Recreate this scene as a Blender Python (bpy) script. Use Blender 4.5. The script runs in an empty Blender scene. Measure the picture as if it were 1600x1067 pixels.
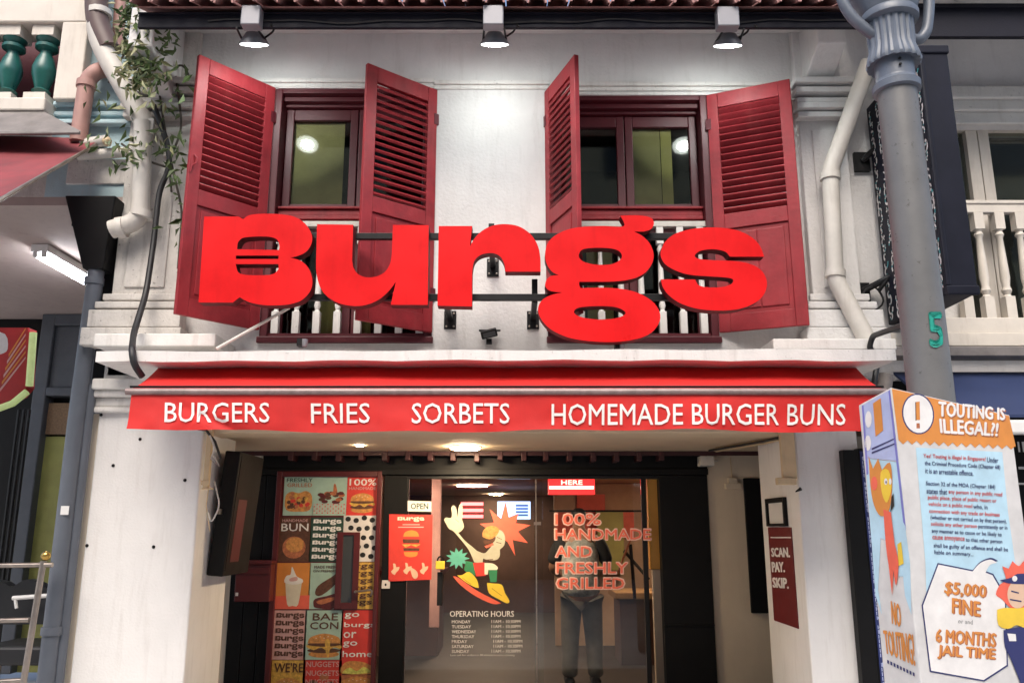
import bpy, math, random
from mathutils import Vector, Matrix, noise
from mathutils.geometry import tessellate_polygon
random.seed(11)
S = bpy.context.scene
COL = S.collection
R = math.radians

# ------------------------------------------------------------------ camera, sky, sun, exposure
CAM = Vector((0.0, -6.0, 1.6))
FPX, PITCH = 1293.0, R(12.724)
cam_data = bpy.data.cameras.new('camera')
cam_data.sensor_width = 36.0
cam_data.lens = FPX / 1600.0 * 36.0
cam_data.clip_end = 500.0
cam = bpy.data.objects.new('camera', cam_data)
COL.objects.link(cam)
cam.location = CAM
cam.rotation_euler = (R(90) + PITCH, 0, 0)
S.camera = cam

SUN_ELEV, SUN_AZ = R(52), R(-10)          # overcast glow over the street, behind the camera
world = bpy.data.worlds.new('World')
S.world = world
world.use_nodes = True
wn = world.node_tree.nodes
sky = wn.new('ShaderNodeTexSky')
sky.sky_type = 'NISHITA'
sky.sun_disc = False
sky.sun_elevation = SUN_ELEV
sky.sun_rotation = R(180) - SUN_AZ
sky.air_density = 1.0
sky.dust_density = 4.0
sky.ozone_density = 1.0
wn['Background'].inputs['Strength'].default_value = 0.135
world.node_tree.links.new(sky.outputs[0], wn['Background'].inputs[0])
sun_data = bpy.data.lights.new('sun', 'SUN')
sun_data.energy = 1.05
sun_data.angle = R(35)
sun_data.color = (1.0, 0.95, 0.88)
sun = bpy.data.objects.new('sun', sun_data)
COL.objects.link(sun)
sun.location = (0, -10, 20)
sd = Vector((math.sin(SUN_AZ) * math.cos(SUN_ELEV), -math.cos(SUN_AZ) * math.cos(SUN_ELEV), math.sin(SUN_ELEV)))
sun.rotation_euler = sd.to_track_quat('Z', 'Y').to_euler()
S.view_settings.view_transform = 'Standard'
S.view_settings.look = 'None'
S.view_settings.gamma = 1.0
S.view_settings.use_curve_mapping = False
S.view_settings.exposure = 1.12
S.render.engine = 'CYCLES'
S.cycles.max_bounces = 8
S.cycles.transparent_max_bounces = 16
S.cycles.sample_clamp_indirect = 6.0
S.cycles.caustics_reflective = False
S.cycles.caustics_refractive = False
S.cycles.use_denoising = True

# ------------------------------------------------------------------ measuring: a pixel of the 1600x1067 photo meets a real plane
CP, SP = math.cos(PITCH), math.sin(PITCH)
def ray(px, py):
    a = (px - 800.0) / FPX
    b = (533.5 - py) / FPX
    return Vector((a, CP - b * SP, SP + b * CP))
def P(px, py, Y):
    d = ray(px, py)
    return CAM + d * ((Y - CAM.y) / d.y)
class Plane:
    def __init__(self, p, n):
        self.p, self.n = Vector(p), Vector(n).normalized()
    def at(self, px, py, off=0.0):
        d = ray(px, py)
        t = self.n.dot(self.p + self.n * off - CAM) / self.n.dot(d)
        return CAM + d * t
def YP(y):
    return Plane((0, y, 0), (0, -1, 0))
def Zy(py, Y):
    return P(800, py, Y).z
def Xp(px, py, Y):
    return P(px, py, Y).x

# ------------------------------------------------------------------ materials
def mat(name, col, rough=0.6, metal=0.0, var=0.14, vs=5.0, bump=0.0, bs=70.0, stain=0.0, stain_col=(0.12, 0.10, 0.08), emit=0.0, ecol=None, coat=0.0, speck=0.0, spec=0.5):
    m = bpy.data.materials.new(name)
    m.use_nodes = True
    nt = m.node_tree
    n, L = nt.nodes, nt.links
    b = n['Principled BSDF']
    b.inputs['Roughness'].default_value = rough
    b.inputs['Metallic'].default_value = metal
    b.inputs['Specular IOR Level'].default_value = spec
    b.inputs['Coat Weight'].default_value = coat
    b.inputs['Coat Roughness'].default_value = 0.15
    geo = n.new('ShaderNodeNewGeometry')
    c4 = (*col, 1)
    if var > 0:
        nz = n.new('ShaderNodeTexNoise')
        nz.inputs['Scale'].default_value = vs
        nz.inputs['Detail'].default_value = 7
        nz.inputs['Roughness'].default_value = 0.62
        L.new(geo.outputs['Position'], nz.inputs['Vector'])
        mr = n.new('ShaderNodeMapRange')
        mr.inputs['From Min'].default_value = 0.25
        mr.inputs['From Max'].default_value = 0.75
        mr.inputs['To Min'].default_value = 1 - var
        mr.inputs['To Max'].default_value = 1 + var
        L.new(nz.outputs['Fac'], mr.inputs['Value'])
        mx = n.new('ShaderNodeVectorMath')
        mx.operation = 'SCALE'
        mx.inputs[0].default_value = col
        L.new(mr.outputs[0], mx.inputs['Scale'])
        out = mx.outputs[0]
        rr = n.new('ShaderNodeMapRange')
        rr.inputs['To Min'].default_value = max(0.02, rough - 0.1)
        rr.inputs['To Max'].default_value = min(1, rough + 0.12)
        L.new(nz.outputs['Fac'], rr.inputs['Value'])
        L.new(rr.outputs[0], b.inputs['Roughness'])
    else:
        rgb = n.new('ShaderNodeRGB')
        rgb.outputs[0].default_value = c4
        out = rgb.outputs[0]
    def blend(fac, colour, base):
        mm = n.new('ShaderNodeMix')
        mm.data_type = 'RGBA'
        L.new(fac, mm.inputs['Factor'])
        L.new(base, mm.inputs['A'])
        mm.inputs['B'].default_value = (*colour, 1)
        return mm.outputs['Result']
    if stain > 0:
        mp = n.new('ShaderNodeMapping')
        mp.inputs['Scale'].default_value = (9, 9, 1.1)
        L.new(geo.outputs['Position'], mp.inputs['Vector'])
        n2 = n.new('ShaderNodeTexNoise')
        n2.inputs['Scale'].default_value = 1.3
        n2.inputs['Detail'].default_value = 9
        n2.inputs['Roughness'].default_value = 0.7
        L.new(mp.outputs[0], n2.inputs['Vector'])
        m2 = n.new('ShaderNodeMapRange')
        m2.inputs['From Min'].default_value = 0.52
        m2.inputs['From Max'].default_value = 0.82
        m2.inputs['To Max'].default_value = stain
        L.new(n2.outputs['Fac'], m2.inputs['Value'])
        out = blend(m2.outputs[0], stain_col, out)
    if speck > 0:
        n3 = n.new('ShaderNodeTexNoise')
        n3.inputs['Scale'].default_value = 38
        n3.inputs['Detail'].default_value = 4
        L.new(geo.outputs['Position'], n3.inputs['Vector'])
        m3 = n.new('ShaderNodeMapRange')
        m3.inputs['From Min'].default_value = 0.66
        m3.inputs['From Max'].default_value = 0.72
        m3.inputs['To Max'].default_value = speck
        L.new(n3.outputs['Fac'], m3.inputs['Value'])
        out = blend(m3.outputs[0], (0.05, 0.045, 0.04), out)
    L.new(out, b.inputs['Base Color'])
    if bump > 0:
        nb = n.new('ShaderNodeTexNoise')
        nb.inputs['Scale'].default_value = bs
        nb.inputs['Detail'].default_value = 5
        L.new(geo.outputs['Position'], nb.inputs['Vector'])
        bp = n.new('ShaderNodeBump')
        bp.inputs['Strength'].default_value = bump
        bp.inputs['Distance'].default_value = 0.01
        L.new(nb.outputs['Fac'], bp.inputs['Height'])
        L.new(bp.outputs[0], b.inputs['Normal'])
    if emit > 0:
        b.inputs['Emission Color'].default_value = (*(ecol or col), 1)
        b.inputs['Emission Strength'].default_value = emit
    return m
def glass(name, tint=(1, 1, 1), ior=1.5, rough=0.0):
    m = bpy.data.materials.new(name)
    m.use_nodes = True
    nt = m.node_tree
    n, L = nt.nodes, nt.links
    n.remove(n['Principled BSDF'])
    fr = n.new('ShaderNodeFresnel'); fr.inputs['IOR'].default_value = ior
    tr = n.new('ShaderNodeBsdfTransparent'); tr.inputs[0].default_value = (*tint, 1)
    gl = n.new('ShaderNodeBsdfGlossy'); gl.inputs['Roughness'].default_value = rough
    gl.inputs['Color'].default_value = (1, 1, 1, 1)
    mx = n.new('ShaderNodeMixShader')
    L.new(fr.outputs[0], mx.inputs[0]); L.new(tr.outputs[0], mx.inputs[1]); L.new(gl.outputs[0], mx.inputs[2])
    L.new(mx.outputs[0], n['Material Output'].inputs['Surface'])
    return m
def flatm(name, col, rough=0.55):
    return mat(name, col, rough, var=0.06, vs=14)

M = dict(
    plaster=mat('plaster', (0.68, 0.668, 0.655), 0.8, var=0.10, vs=2.2, bump=0.5, bs=38, stain=0.38, stain_col=(0.36, 0.33, 0.30), speck=0.06),
    plaster_old=mat('plaster_old', (0.58, 0.555, 0.52), 0.85, var=0.18, vs=4, bump=0.5, bs=40, stain=0.75, stain_col=(0.13, 0.11, 0.09), speck=0.5),
    pillar=mat('pillar_paint', (0.74, 0.725, 0.71), 0.75, var=0.09, vs=1.6, bump=0.22, bs=60, stain=0.32, stain_col=(0.34, 0.29, 0.25)),
    trim=mat('trim_white', (0.69, 0.67, 0.64), 0.6, var=0.10, vs=6, bump=0.15, stain=0.5, stain_col=(0.25, 0.21, 0.17), speck=0.25),
    cream=mat('cream_wall', (0.66, 0.56, 0.43), 0.8, var=0.08, vs=2, bump=0.15, stain=0.25, stain_col=(0.34, 0.26, 0.18)),
    beam=mat('beam_paint', (0.58, 0.46, 0.32), 0.75, var=0.08, vs=3, bump=0.12),
    shutter=mat('shutter_red', (0.265, 0.020, 0.027), 0.5, var=0.28, vs=7, bump=0.16, bs=34, stain=0.5, stain_col=(0.33, 0.07, 0.07), speck=0.25, spec=0.35),
    frame=mat('frame_red', (0.085, 0.008, 0.014), 0.45, var=0.2, vs=7, bump=0.08),
    letter=mat('letter_red', (0.66, 0.010, 0.012), 0.30, var=0.2, vs=2.6, bump=0.05, bs=9, stain=0.35, stain_col=(0.40, 0.008, 0.012), spec=0.22),  # random tone patches stand in for soft reflections
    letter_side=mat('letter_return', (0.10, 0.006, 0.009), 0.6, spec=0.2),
    awning=mat('awning_fabric', (0.58, 0.016, 0.013), 0.72, var=0.10, vs=4, bump=0.18, bs=220, stain=0.3, stain_col=(0.36, 0.012, 0.012)),
    awnbar=mat('awning_bar', (0.28, 0.21, 0.20), 0.45, metal=0.3, var=0.25, vs=18, stain=0.5),
    print_white=flatm('print_white', (0.80, 0.76, 0.72)),
    navy=mat('eave_navy', (0.008, 0.008, 0.015), 0.6, var=0.3, vs=4, bump=0.2, spec=0.25),
    clay=mat('clay_tile', (0.36, 0.19, 0.175), 0.8, var=0.3, vs=8, bump=0.3, stain=0.4),
    black=mat('black_paint', (0.006, 0.006, 0.0065), 0.5, var=0.25, vs=5, bump=0.05, spec=0.2),
    blackm=mat('black_metal', (0.010, 0.010, 0.011), 0.4, var=0.2, spec=0.3),
    cable=mat('cable_black', (0.012, 0.012, 0.013), 0.5, var=0.1),
    maroon=mat('maroon_paint', (0.085, 0.010, 0.012), 0.4, var=0.18, vs=6, bump=0.06),
    joist=mat('joist_paint', (0.045, 0.010, 0.012), 0.55, var=0.25, vs=9),
    grey=mat('lamp_post_grey', (0.135, 0.135, 0.135), 0.42, var=0.12, vs=5, bump=0.12, bs=26, stain=0.35, stain_col=(0.13, 0.12, 0.115), speck=0.55),
    grey_blue=mat('lamp_cap_grey', (0.115, 0.135, 0.17), 0.4, var=0.15, vs=10, bump=0.1, speck=0.35),
    pipe_grey=mat('pipe_slate', (0.105, 0.118, 0.142), 0.4, var=0.12, vs=5, bump=0.08, stain=0.3, stain_col=(0.06, 0.065, 0.075)),
    slate=mat('slate_paint', (0.075, 0.083, 0.098), 0.45, var=0.15, vs=6, stain=0.3, stain_col=(0.13, 0.12, 0.11)),
    pipe_white=mat('pipe_white', (0.58, 0.55, 0.50), 0.5, var=0.10, vs=6, bump=0.05, stain=0.4, stain_col=(0.28, 0.23, 0.18)),
    pipe_brown=mat('pipe_brown', (0.10, 0.062, 0.055), 0.5, var=0.2, vs=9),
    pipe_pink=mat('pipe_pink', (0.40, 0.225, 0.195), 0.55, var=0.16, vs=9, stain=0.4),
    paleblue=mat('pale_blue_wall', (0.40, 0.54, 0.58), 0.8, var=0.14, vs=5, bump=0.2, stain=0.6, stain_col=(0.50, 0.48, 0.44)),
    cream_white=mat('cream_white', (0.64, 0.59, 0.52), 0.7, var=0.1, vs=5, stain=0.5, stain_col=(0.33, 0.26, 0.2)),
    green=mat('baluster_green', (0.014, 0.10, 0.085), 0.3, var=0.25, vs=14),
    tin=mat('tin_sheet', (0.20, 0.18, 0.17), 0.6, metal=0.3, var=0.3, vs=9, stain=0.5),
    awn2=mat('old_awning', (0.21, 0.035, 0.042), 0.7, var=0.3, vs=5, stain=0.5, stain_col=(0.10, 0.06, 0.06), speck=0.2),
    mauve=mat('mauve_ceiling', (0.42, 0.34, 0.31), 0.85, var=0.1, vs=2, stain=0.3),
    tube=mat('lit_tube', (0.9, 0.95, 1.0), 0.4, var=0, emit=24, ecol=(0.90, 0.94, 1.0)),
    lens=mat('lit_lens', (1, 1, 1), 0.3, var=0, emit=3.0, ecol=(0.94, 1.0, 0.97)),
    led=mat('lit_led', (1, 1, 1), 0.3, var=0, emit=135, ecol=(0.94, 1.0, 0.97)),
    down=mat('lit_downlight', (1, 1, 1), 0.3, var=0, emit=150, ecol=(1.0, 0.76, 0.48)),
    down2=mat('lit_room_light', (1, 1, 1), 0.3, var=0, emit=34, ecol=(1.0, 0.72, 0.50)),
    lampgrey=mat('floodlight_grey', (0.24, 0.24, 0.26), 0.45, metal=0.3, var=0.1),
    yellowgreen=mat('yellow_green', (0.33, 0.33, 0.10), 0.6, var=0.15, vs=5, stain=0.4, stain_col=(0.2, 0.16, 0.08)),
    lime_tube=mat('lime_tube', (0.55, 0.62, 0.30), 0.4, var=0.15, vs=15, emit=0.12, ecol=(0.7, 0.9, 0.35)),
    redsign=mat('red_sign', (0.42, 0.03, 0.03), 0.4, var=0.2, vs=6),
    wicker=mat('wicker', (0.22, 0.14, 0.08), 0.8, var=0.4, vs=50),
    steel=mat('steel_rail', (0.36, 0.31, 0.27), 0.3, metal=0.9, var=0.25, vs=12),
    brass=mat('brass', (0.55, 0.36, 0.10), 0.25, metal=1.0, var=0.1),
    blackcloth=mat('black_vinyl', (0.012, 0.012, 0.013), 0.35, var=0.2),
    glass=glass('window_glass', (0.80, 0.82, 0.76), rough=0.05),
    glass_door=glass('door_glass', (0.93, 0.94, 0.93), ior=1.36),
    blind=mat('olive_reflection', (0.62, 0.54, 0.30), 0.8, var=0.22, vs=4, bump=0.1, bs=90),
    reflection_sheet2=mat('yellow_reflection', (0.72, 0.63, 0.28), 0.8, var=0.15, vs=4),
    darkroom=mat('dark_room', (0.05, 0.05, 0.047), 0.8, var=0.3, vs=3),
    conduit=mat('conduit_beige', (0.60, 0.46, 0.28), 0.6, var=0.12, vs=8, stain=0.4),
    white=mat('white_plain', (0.70, 0.69, 0.67), 0.5, var=0.05),
    blue_board=mat('blue_board', (0.018, 0.032, 0.095), 0.6, var=0.15, vs=3),
    blue_panel=mat('blue_panel', (0.018, 0.030, 0.14), 0.5, var=0.15),
    indigo=mat('sign_indigo', (0.008, 0.009, 0.018), 0.5, var=0.3, vs=5, spec=0.22),
    teal=mat('teal_print', (0.05, 0.25, 0.28), 0.5, var=0.3, vs=20),
    leaf=mat('leaf', (0.075, 0.115, 0.035), 0.55, var=0.45, vs=30),
    leaf_dry=mat('leaf_pale', (0.34, 0.34, 0.19), 0.6, var=0.4, vs=30),
    stem=mat('stem', (0.055, 0.045, 0.035), 0.8, var=0.3, vs=20),
    pave=mat('paving', (0.46, 0.45, 0.44), 0.75, var=0.3, vs=1.5, bump=0.2),
    tilefloor=mat('floor_tile', (0.035, 0.028, 0.024), 0.6, var=0.25, vs=3),
    room_ceil=mat('room_ceiling', (0.50, 0.36, 0.29), 0.8, var=0.1),
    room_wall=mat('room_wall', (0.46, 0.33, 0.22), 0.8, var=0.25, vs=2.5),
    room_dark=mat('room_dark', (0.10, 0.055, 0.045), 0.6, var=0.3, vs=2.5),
    wood=mat('counter_wood', (0.40, 0.25, 0.11), 0.5, var=0.2, vs=9),
    orange_post=mat('orange_post', (0.82, 0.40, 0.07), 0.45, var=0.1),
    neon_red=mat('neon_red', (0.9, 0.1, 0.1), 0.4, var=0, emit=2.2, ecol=(1.0, 0.16, 0.16)),
    lightbox_red=mat('lightbox_red', (0.7, 0.03, 0.03), 0.4, var=0, emit=1.0, ecol=(1.0, 0.03, 0.03)),
    lightbox_white=mat('lightbox_white', (0.9, 0.7, 0.6), 0.4, var=0, emit=1.5, ecol=(1.0, 0.62, 0.5)),
    screen=mat('screen_blue', (0.3, 0.5, 0.9), 0.3, var=0, emit=1.1, ecol=(0.45, 0.62, 1.0)),
    screen_dark=mat('screen_ink', (0.05, 0.1, 0.35), 0.3, var=0, emit=0.3, ecol=(0.1, 0.25, 0.8)),
    skin=mat('skin', (0.30, 0.16, 0.10), 0.5, var=0.08),
    skin_pale=mat('skin_pale', (0.42, 0.26, 0.18), 0.5, var=0.08),
    hair=mat('hair', (0.010, 0.008, 0.007), 0.5, var=0.3, vs=40),
    tee=mat('tie_dye_grey', (0.30, 0.32, 0.31), 0.85, var=0.75, vs=16),
    jersey=mat('black_jersey', (0.014, 0.014, 0.016), 0.85, var=0.2),
    trousers=mat('olive_trousers', (0.12, 0.115, 0.095), 0.85, var=0.3, vs=9),
    tower=mat('facade_olive', (0.50, 0.46, 0.33), 0.8, var=0.2, vs=0.6),
    tower_dark=mat('facade_dark', (0.05, 0.055, 0.06), 0.2, var=0.3, vs=0.8),
)
# flat print inks
INK = dict(red=(0.62, 0.045, 0.035), deepred=(0.13, 0.008, 0.010), orange=(0.66, 0.25, 0.05), coral=(0.78, 0.13, 0.08), neon=(0.95, 0.20, 0.13), blush=(0.95, 0.62, 0.55), pink=(0.62, 0.36, 0.34),
           mint=(0.36, 0.52, 0.44), cream=(0.68, 0.64, 0.52), paper=(0.66, 0.63, 0.62), white=(0.78, 0.76, 0.74), green=(0.03, 0.20, 0.09), dgreen=(0.02, 0.055, 0.04), teal=(0.10, 0.38, 0.30),
           yellow=(0.80, 0.55, 0.05), gold=(0.60, 0.36, 0.07), brown=(0.10, 0.04, 0.022), bun=(0.55, 0.25, 0.07), black=(0.012, 0.012, 0.012), maroon=(0.10, 0.014, 0.016), brick=(0.42, 0.14, 0.06),
           navy=(0.025, 0.03, 0.13), sky=(0.45, 0.66, 0.78), violet=(0.20, 0.20, 0.55), lilac=(0.42, 0.48, 0.72), skin=(0.70, 0.48, 0.34), hand=(0.44, 0.42, 0.32), lime=(0.55, 0.55, 0.12), box=(0.62, 0.61, 0.60), five=(0.01, 0.30, 0.23), grey=(0.3, 0.3, 0.3))
for k, c in INK.items():
    food = k in ('bun', 'brown', 'gold', 'brick', 'lime', 'maroon')
    M['i_' + k] = mat('ink_' + k, c, 0.5, var=0.5 if food else 0.13, vs=34 if food else 9)

# ------------------------------------------------------------------ mesh builder
W = {}
def smooth_loop(pts, sub=4):
    """points (x, y) are curved through, points (x, y, 1) are corners"""
    out = []
    n = len(pts)
    for i in range(n):
        p1, p2 = pts[i], pts[(i + 1) % n]
        c1, c2 = len(p1) > 2, len(p2) > 2
        a, b = Vector(p1[:2]), Vector(p2[:2])
        if c1 and c2:
            out.append(a); continue
        p0 = a if c1 else Vector(pts[i - 1][:2])
        p3 = b if c2 else Vector(pts[(i + 2) % n][:2])
        for s in range(sub):
            t = s / sub
            out.append(0.5 * ((2 * a) + (b - p0) * t + (2 * p0 - 5 * a + 4 * b - p3) * t * t + (3 * a - p0 - 3 * b + p3) * t ** 3))
    return [(v.x, v.y) for v in out]
def rounded(path, r=0.08, k=5):
    path = [Vector(p) for p in path]
    out = [path[0]]
    for i in range(1, len(path) - 1):
        a, b, c = path[i - 1], path[i], path[i + 1]
        d1, d2 = (a - b), (c - b)
        rr = min(r, d1.length * 0.48, d2.length * 0.48)
        s, e = b + d1.normalized() * rr, b + d2.normalized() * rr
        for j in range(k + 1):
            t = j / k
            out.append(s * (1 - t) ** 2 + b * 2 * t * (1 - t) + e * t * t)
    out.append(path[-1])
    return out
TXT = {}
def text_shape(s, bold=0.0, shear=0.0):
    bold = 0.0
    key = (s, bold, shear)
    if key in TXT:
        return TXT[key]
    cu = bpy.data.curves.new('lettering', 'FONT')
    cu.body = s
    cu.resolution_u = 2
    cu.offset = bold
    cu.shear = shear
    ob = bpy.data.objects.new('lettering', cu)
    COL.objects.link(ob)
    bpy.context.view_layer.update()
    me = bpy.data.meshes.new_from_object(ob.evaluated_get(bpy.context.evaluated_depsgraph_get()))
    vs = [(v.co.x, v.co.y) for v in me.vertices]
    fs = [tuple(p.vertices) for p in me.polygons]
    x0, x1 = min(v[0] for v in vs), max(v[0] for v in vs)
    y0, y1 = min(v[1] for v in vs), max(v[1] for v in vs)
    vs = [((x - x0) / (x1 - x0), (y - y0) / max(1e-6, y1 - y0)) for x, y in vs]
    bpy.data.objects.remove(ob)
    bpy.data.curves.remove(cu)
    bpy.data.meshes.remove(me)
    TXT[key] = (vs, fs)
    return TXT[key]
class MB:
    def __init__(self, mat=None):
        self.v, self.f, self.mi, self.mats, self.cur = [], [], [], [], mat
    def _m(self, m):
        m = m or self.cur
        if m not in self.mats:
            self.mats.append(m)
        return self.mats.index(m)
    def add(self, vs, fs, m=None):
        b = len(self.v)
        i = self._m(m)
        self.v += [Vector(v) for v in vs]
        for f in fs:
            self.f.append([b + k for k in f]); self.mi.append(i)
        return self
    def box(self, a, b, m=None, mtx=None):
        x0, x1 = sorted((a[0], b[0])); y0, y1 = sorted((a[1], b[1])); z0, z1 = sorted((a[2], b[2]))
        vs = [Vector(p) for p in ((x0, y0, z0), (x1, y0, z0), (x1, y1, z0), (x0, y1, z0), (x0, y0, z1), (x1, y0, z1), (x1, y1, z1), (x0, y1, z1))]
        if mtx:
            vs = [mtx @ p for p in vs]
        return self.add(vs, [(0, 3, 2, 1), (4, 5, 6, 7), (0, 1, 5, 4), (1, 2, 6, 5), (2, 3, 7, 6), (3, 0, 4, 7)], m)
    def hexa(self, front, back, m=None):
        """two quads, each bottom-left, bottom-right, top-right, top-left seen from the street"""
        return self.add(list(front) + list(back), [(0, 1, 2, 3), (5, 4, 7, 6), (4, 5, 1, 0), (3, 2, 6, 7), (1, 5, 6, 2), (4, 0, 3, 7)], m)
    def prism(self, loops, depth, m=None, side=None):
        """loops of 3-D points (outer first, then holes); extruded by the vector depth"""
        depth = Vector(depth)
        allp = [Vector(p) for l in loops for p in l]
        tris = tessellate_polygon([[Vector(p) for p in l] for l in loops])
        nrm = Vector((0, 0, 0))
        fs = []
        for t in tris:
            a, b, c = (allp[i] for i in t)
            if (b - a).cross(c - a).dot(depth) > 0:
                t = (t[0], t[2], t[1])
            fs.append(t)
        self.add(allp, fs, m)
        self.add([p + depth for p in allp], [tuple(reversed(f)) for f in fs], side or m)
        base = 0
        for l in loops:
            n = len(l)
            pts = [Vector(p) for p in l]
            qs = [(i, (i + 1) % n, n + (i + 1) % n, n + i) for i in range(n)]
            self.add(pts + [p + depth for p in pts], qs, side or m)
        return self
    def poly(self, loops, m=None, face=None):
        allp = [Vector(p) for l in loops for p in l]
        fs = []
        for t in tessellate_polygon([[Vector(p) for p in l] for l in loops]):
            a, b, c = (allp[i] for i in t)
            if (b - a).cross(c - a).dot(CAM - a) < 0:
                t = (t[0], t[2], t[1])
            fs.append(t)
        return self.add(allp, fs, m)
    def tube(self, path, r, n=10, m=None, cap=True):
        path = [Vector(p) for p in path]
        rs = r if isinstance(r, (list, tuple)) else [r] * len(path)
        vs, fs = [], []
        up = None
        for i, p in enumerate(path):
            d = (path[min(i + 1, len(path) - 1)] - path[max(i - 1, 0)]).normalized()
            if up is None:
                up = d.orthogonal().normalized()
            up = (up - d * up.dot(d)).normalized()
            w = d.cross(up)
            for k in range(n):
                a = 2 * math.pi * k / n
                vs.append(p + (up * math.cos(a) + w * math.sin(a)) * rs[i])
        for i in range(len(path) - 1):
            for k in range(n):
                fs.append((i * n + k, i * n + (k + 1) % n, (i + 1) * n + (k + 1) % n, (i + 1) * n + k))
        if cap:
            fs.append(tuple(range(n - 1, -1, -1)))
            fs.append(tuple((len(path) - 1) * n + k for k in range(n)))
        return self.add(vs, fs, m)
    def lathe(self, prof, c, n=20, m=None, flute=0, mtx=None):
        c = Vector(c)
        vs, fs = [], []
        for i, (r, z) in enumerate(prof):
            for k in range(n):
                a = 2 * math.pi * k / n
                rr = r * (1 - (0.06 if flute and k % flute == 0 else 0))
                p = Vector((math.cos(a) * rr, math.sin(a) * rr, z))
                vs.append((mtx @ p if mtx else p) + c)
        for i in range(len(prof) - 1):
            for k in range(n):
                fs.append((i * n + k, i * n + (k + 1) % n, (i + 1) * n + (k + 1) % n, (i + 1) * n + k))
        fs.append(tuple(range(n - 1, -1, -1)))
        fs.append(tuple((len(prof) - 1) * n + k for k in range(n)))
        return self.add(vs, fs, m)
    def ball(self, c, r, m=None, n=10, sc=(1, 1, 1)):
        prof = [(max(1e-4, math.sin(math.pi * i / 7)) * r, -math.cos(math.pi * i / 7) * r) for i in range(8)]
        return self.lathe(prof, c, n, m, mtx=Matrix.Diagonal(sc))
    def pix(self, loops, plane, m=None, off=0.002, sub=0):
        """flat print: loops of photo pixels laid on a real plane"""
        if not isinstance(loops[0][0], (tuple, list)):
            loops = [loops]
        ls = [smooth_loop(l, sub) if sub else [q[:2] for q in l] for l in loops]
        return self.poly([[plane.at(x, y, off) for x, y in l] for l in ls], m)
    def text(self, s, quad, plane, m=None, off=0.003, bold=0.0, fn=None, shear=0.0):
        """lettering fitted to a quad of pixels TL, TR, BR, BL on a real plane"""
        vs, fs = text_shape(s, 0.0, shear)
        hh = abs(quad[3][1] - quad[0][1])
        moves = [(0, 0)] if not bold else [(bold * hh * a, bold * hh * b) for a, b in ((-0.8, 0), (0.8, 0), (0, -0.7), (0, 0.7)) + (((-0.6, -0.6), (0.6, -0.6), (-0.6, 0.6), (0.6, 0.6)) if bold > 0.05 else ())]
        for k, (dx, dy) in enumerate(moves):
            tl, tr, br, bl = [plane.at(x + dx, y + dy, off + 0.00035 * k) for x, y in quad]
            out = []
            for u, v in vs:
                p = (bl * (1 - u) + br * u) * (1 - v) + (tl * (1 - u) + tr * u) * v
                out.append(fn(p) - Vector((0, 0.00035 * k, 0)) if fn else p)
            fixed = []
            for f in fs:
                a, b, c = out[f[0]], out[f[1]], out[f[2]]
                fixed.append(f if (b - a).cross(c - a).dot(CAM - a) > 0 else tuple(reversed(f)))
            self.add(out, fixed, m)
        return self
    def rtext(self, s, x0, y0, x1, y1, plane, m=None, **k):
        return self.text(s, ((x0, y0), (x1, y0), (x1, y1), (x0, y1)), plane, m, **k)
    def build(self, name, parent=None, label=None, cat=None, group=None, kind=None, bevel=0.0, smooth=None, origin=None):
        xs = [v.x for v in self.v]; ys = [v.y for v in self.v]; zs = [v.z for v in self.v]
        o = Vector(((min(xs) + max(xs)) / 2, (min(ys) + max(ys)) / 2, min(zs))) if origin is None else Vector(origin)
        me = bpy.data.meshes.new(name)
        me.from_pydata([v - o for v in self.v], [], self.f)
        for mt in self.mats:
            me.materials.append(M[mt])
        me.polygons.foreach_set('material_index', self.mi)
        if smooth:
            me.polygons.foreach_set('use_smooth', [True] * len(self.f))
            me.set_sharp_from_angle(angle=R(smooth))
        me.update()
        ob = bpy.data.objects.new(name, me)
        COL.objects.link(ob)
        ob.location = o
        W[ob] = Matrix.Translation(o)
        if parent:
            ob.parent = parent
            ob.matrix_parent_inverse = W[parent].inverted()
        if bevel:
            bv = ob.modifiers.new('edge', 'BEVEL')
            bv.width = bevel; bv.segments = 2; bv.limit_method = 'ANGLE'; bv.angle_limit = R(40)
        tag(ob, label, cat, group, kind)
        return ob
def tag(o, label=None, cat=None, group=None, kind=None):
    if label: o['label'] = label
    if cat: o['category'] = cat
    if group: o['group'] = group
    if kind: o['kind'] = kind
def thing(name, loc, label, cat, group=None):
    o = bpy.data.objects.new(name, None)
    COL.objects.link(o)
    o.empty_display_size = 0.1
    o.location = loc
    W[o] = Matrix.Translation(Vector(loc))
    tag(o, label, cat, group)
    return o
def dup(o, move=None, parent='same', deep=True):
    c = o.copy()
    COL.objects.link(c)
    if move is not None:
        c.location = o.location + Vector(move)
    if parent != 'same':
        c.parent = parent
    if deep:
        for ch in list(o.children):
            dup(ch, parent=c)
    return c
def bar(m, a, b, r, mat=None, n=8):
    return m.tube([a, b], r, n, mat)

# ================================================================== the setting
g = MB('pave'); g.add([(-60, -60, 0), (60, -60, 0), (60, 60, 0), (-60, 60, 0)], [(0, 1, 2, 3)])
g.build('ground', kind='structure')
g = MB('tilefloor'); g.box((-6, 0.0, 0.004), (6, 1.8, 0.10)); g.build('walkway_floor', kind='structure')

PL0, PL1 = -3.01, -2.235         # pillar faces
PR0, PR1 = 2.045, 2.50
BACK = 1.8                       # shop front behind the covered walkway
house = thing('shophouse', (-0.3, 0.0, 0.0), 'white two storey shophouse with dark red louvred shutters, in the middle of the row', 'building')

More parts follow.
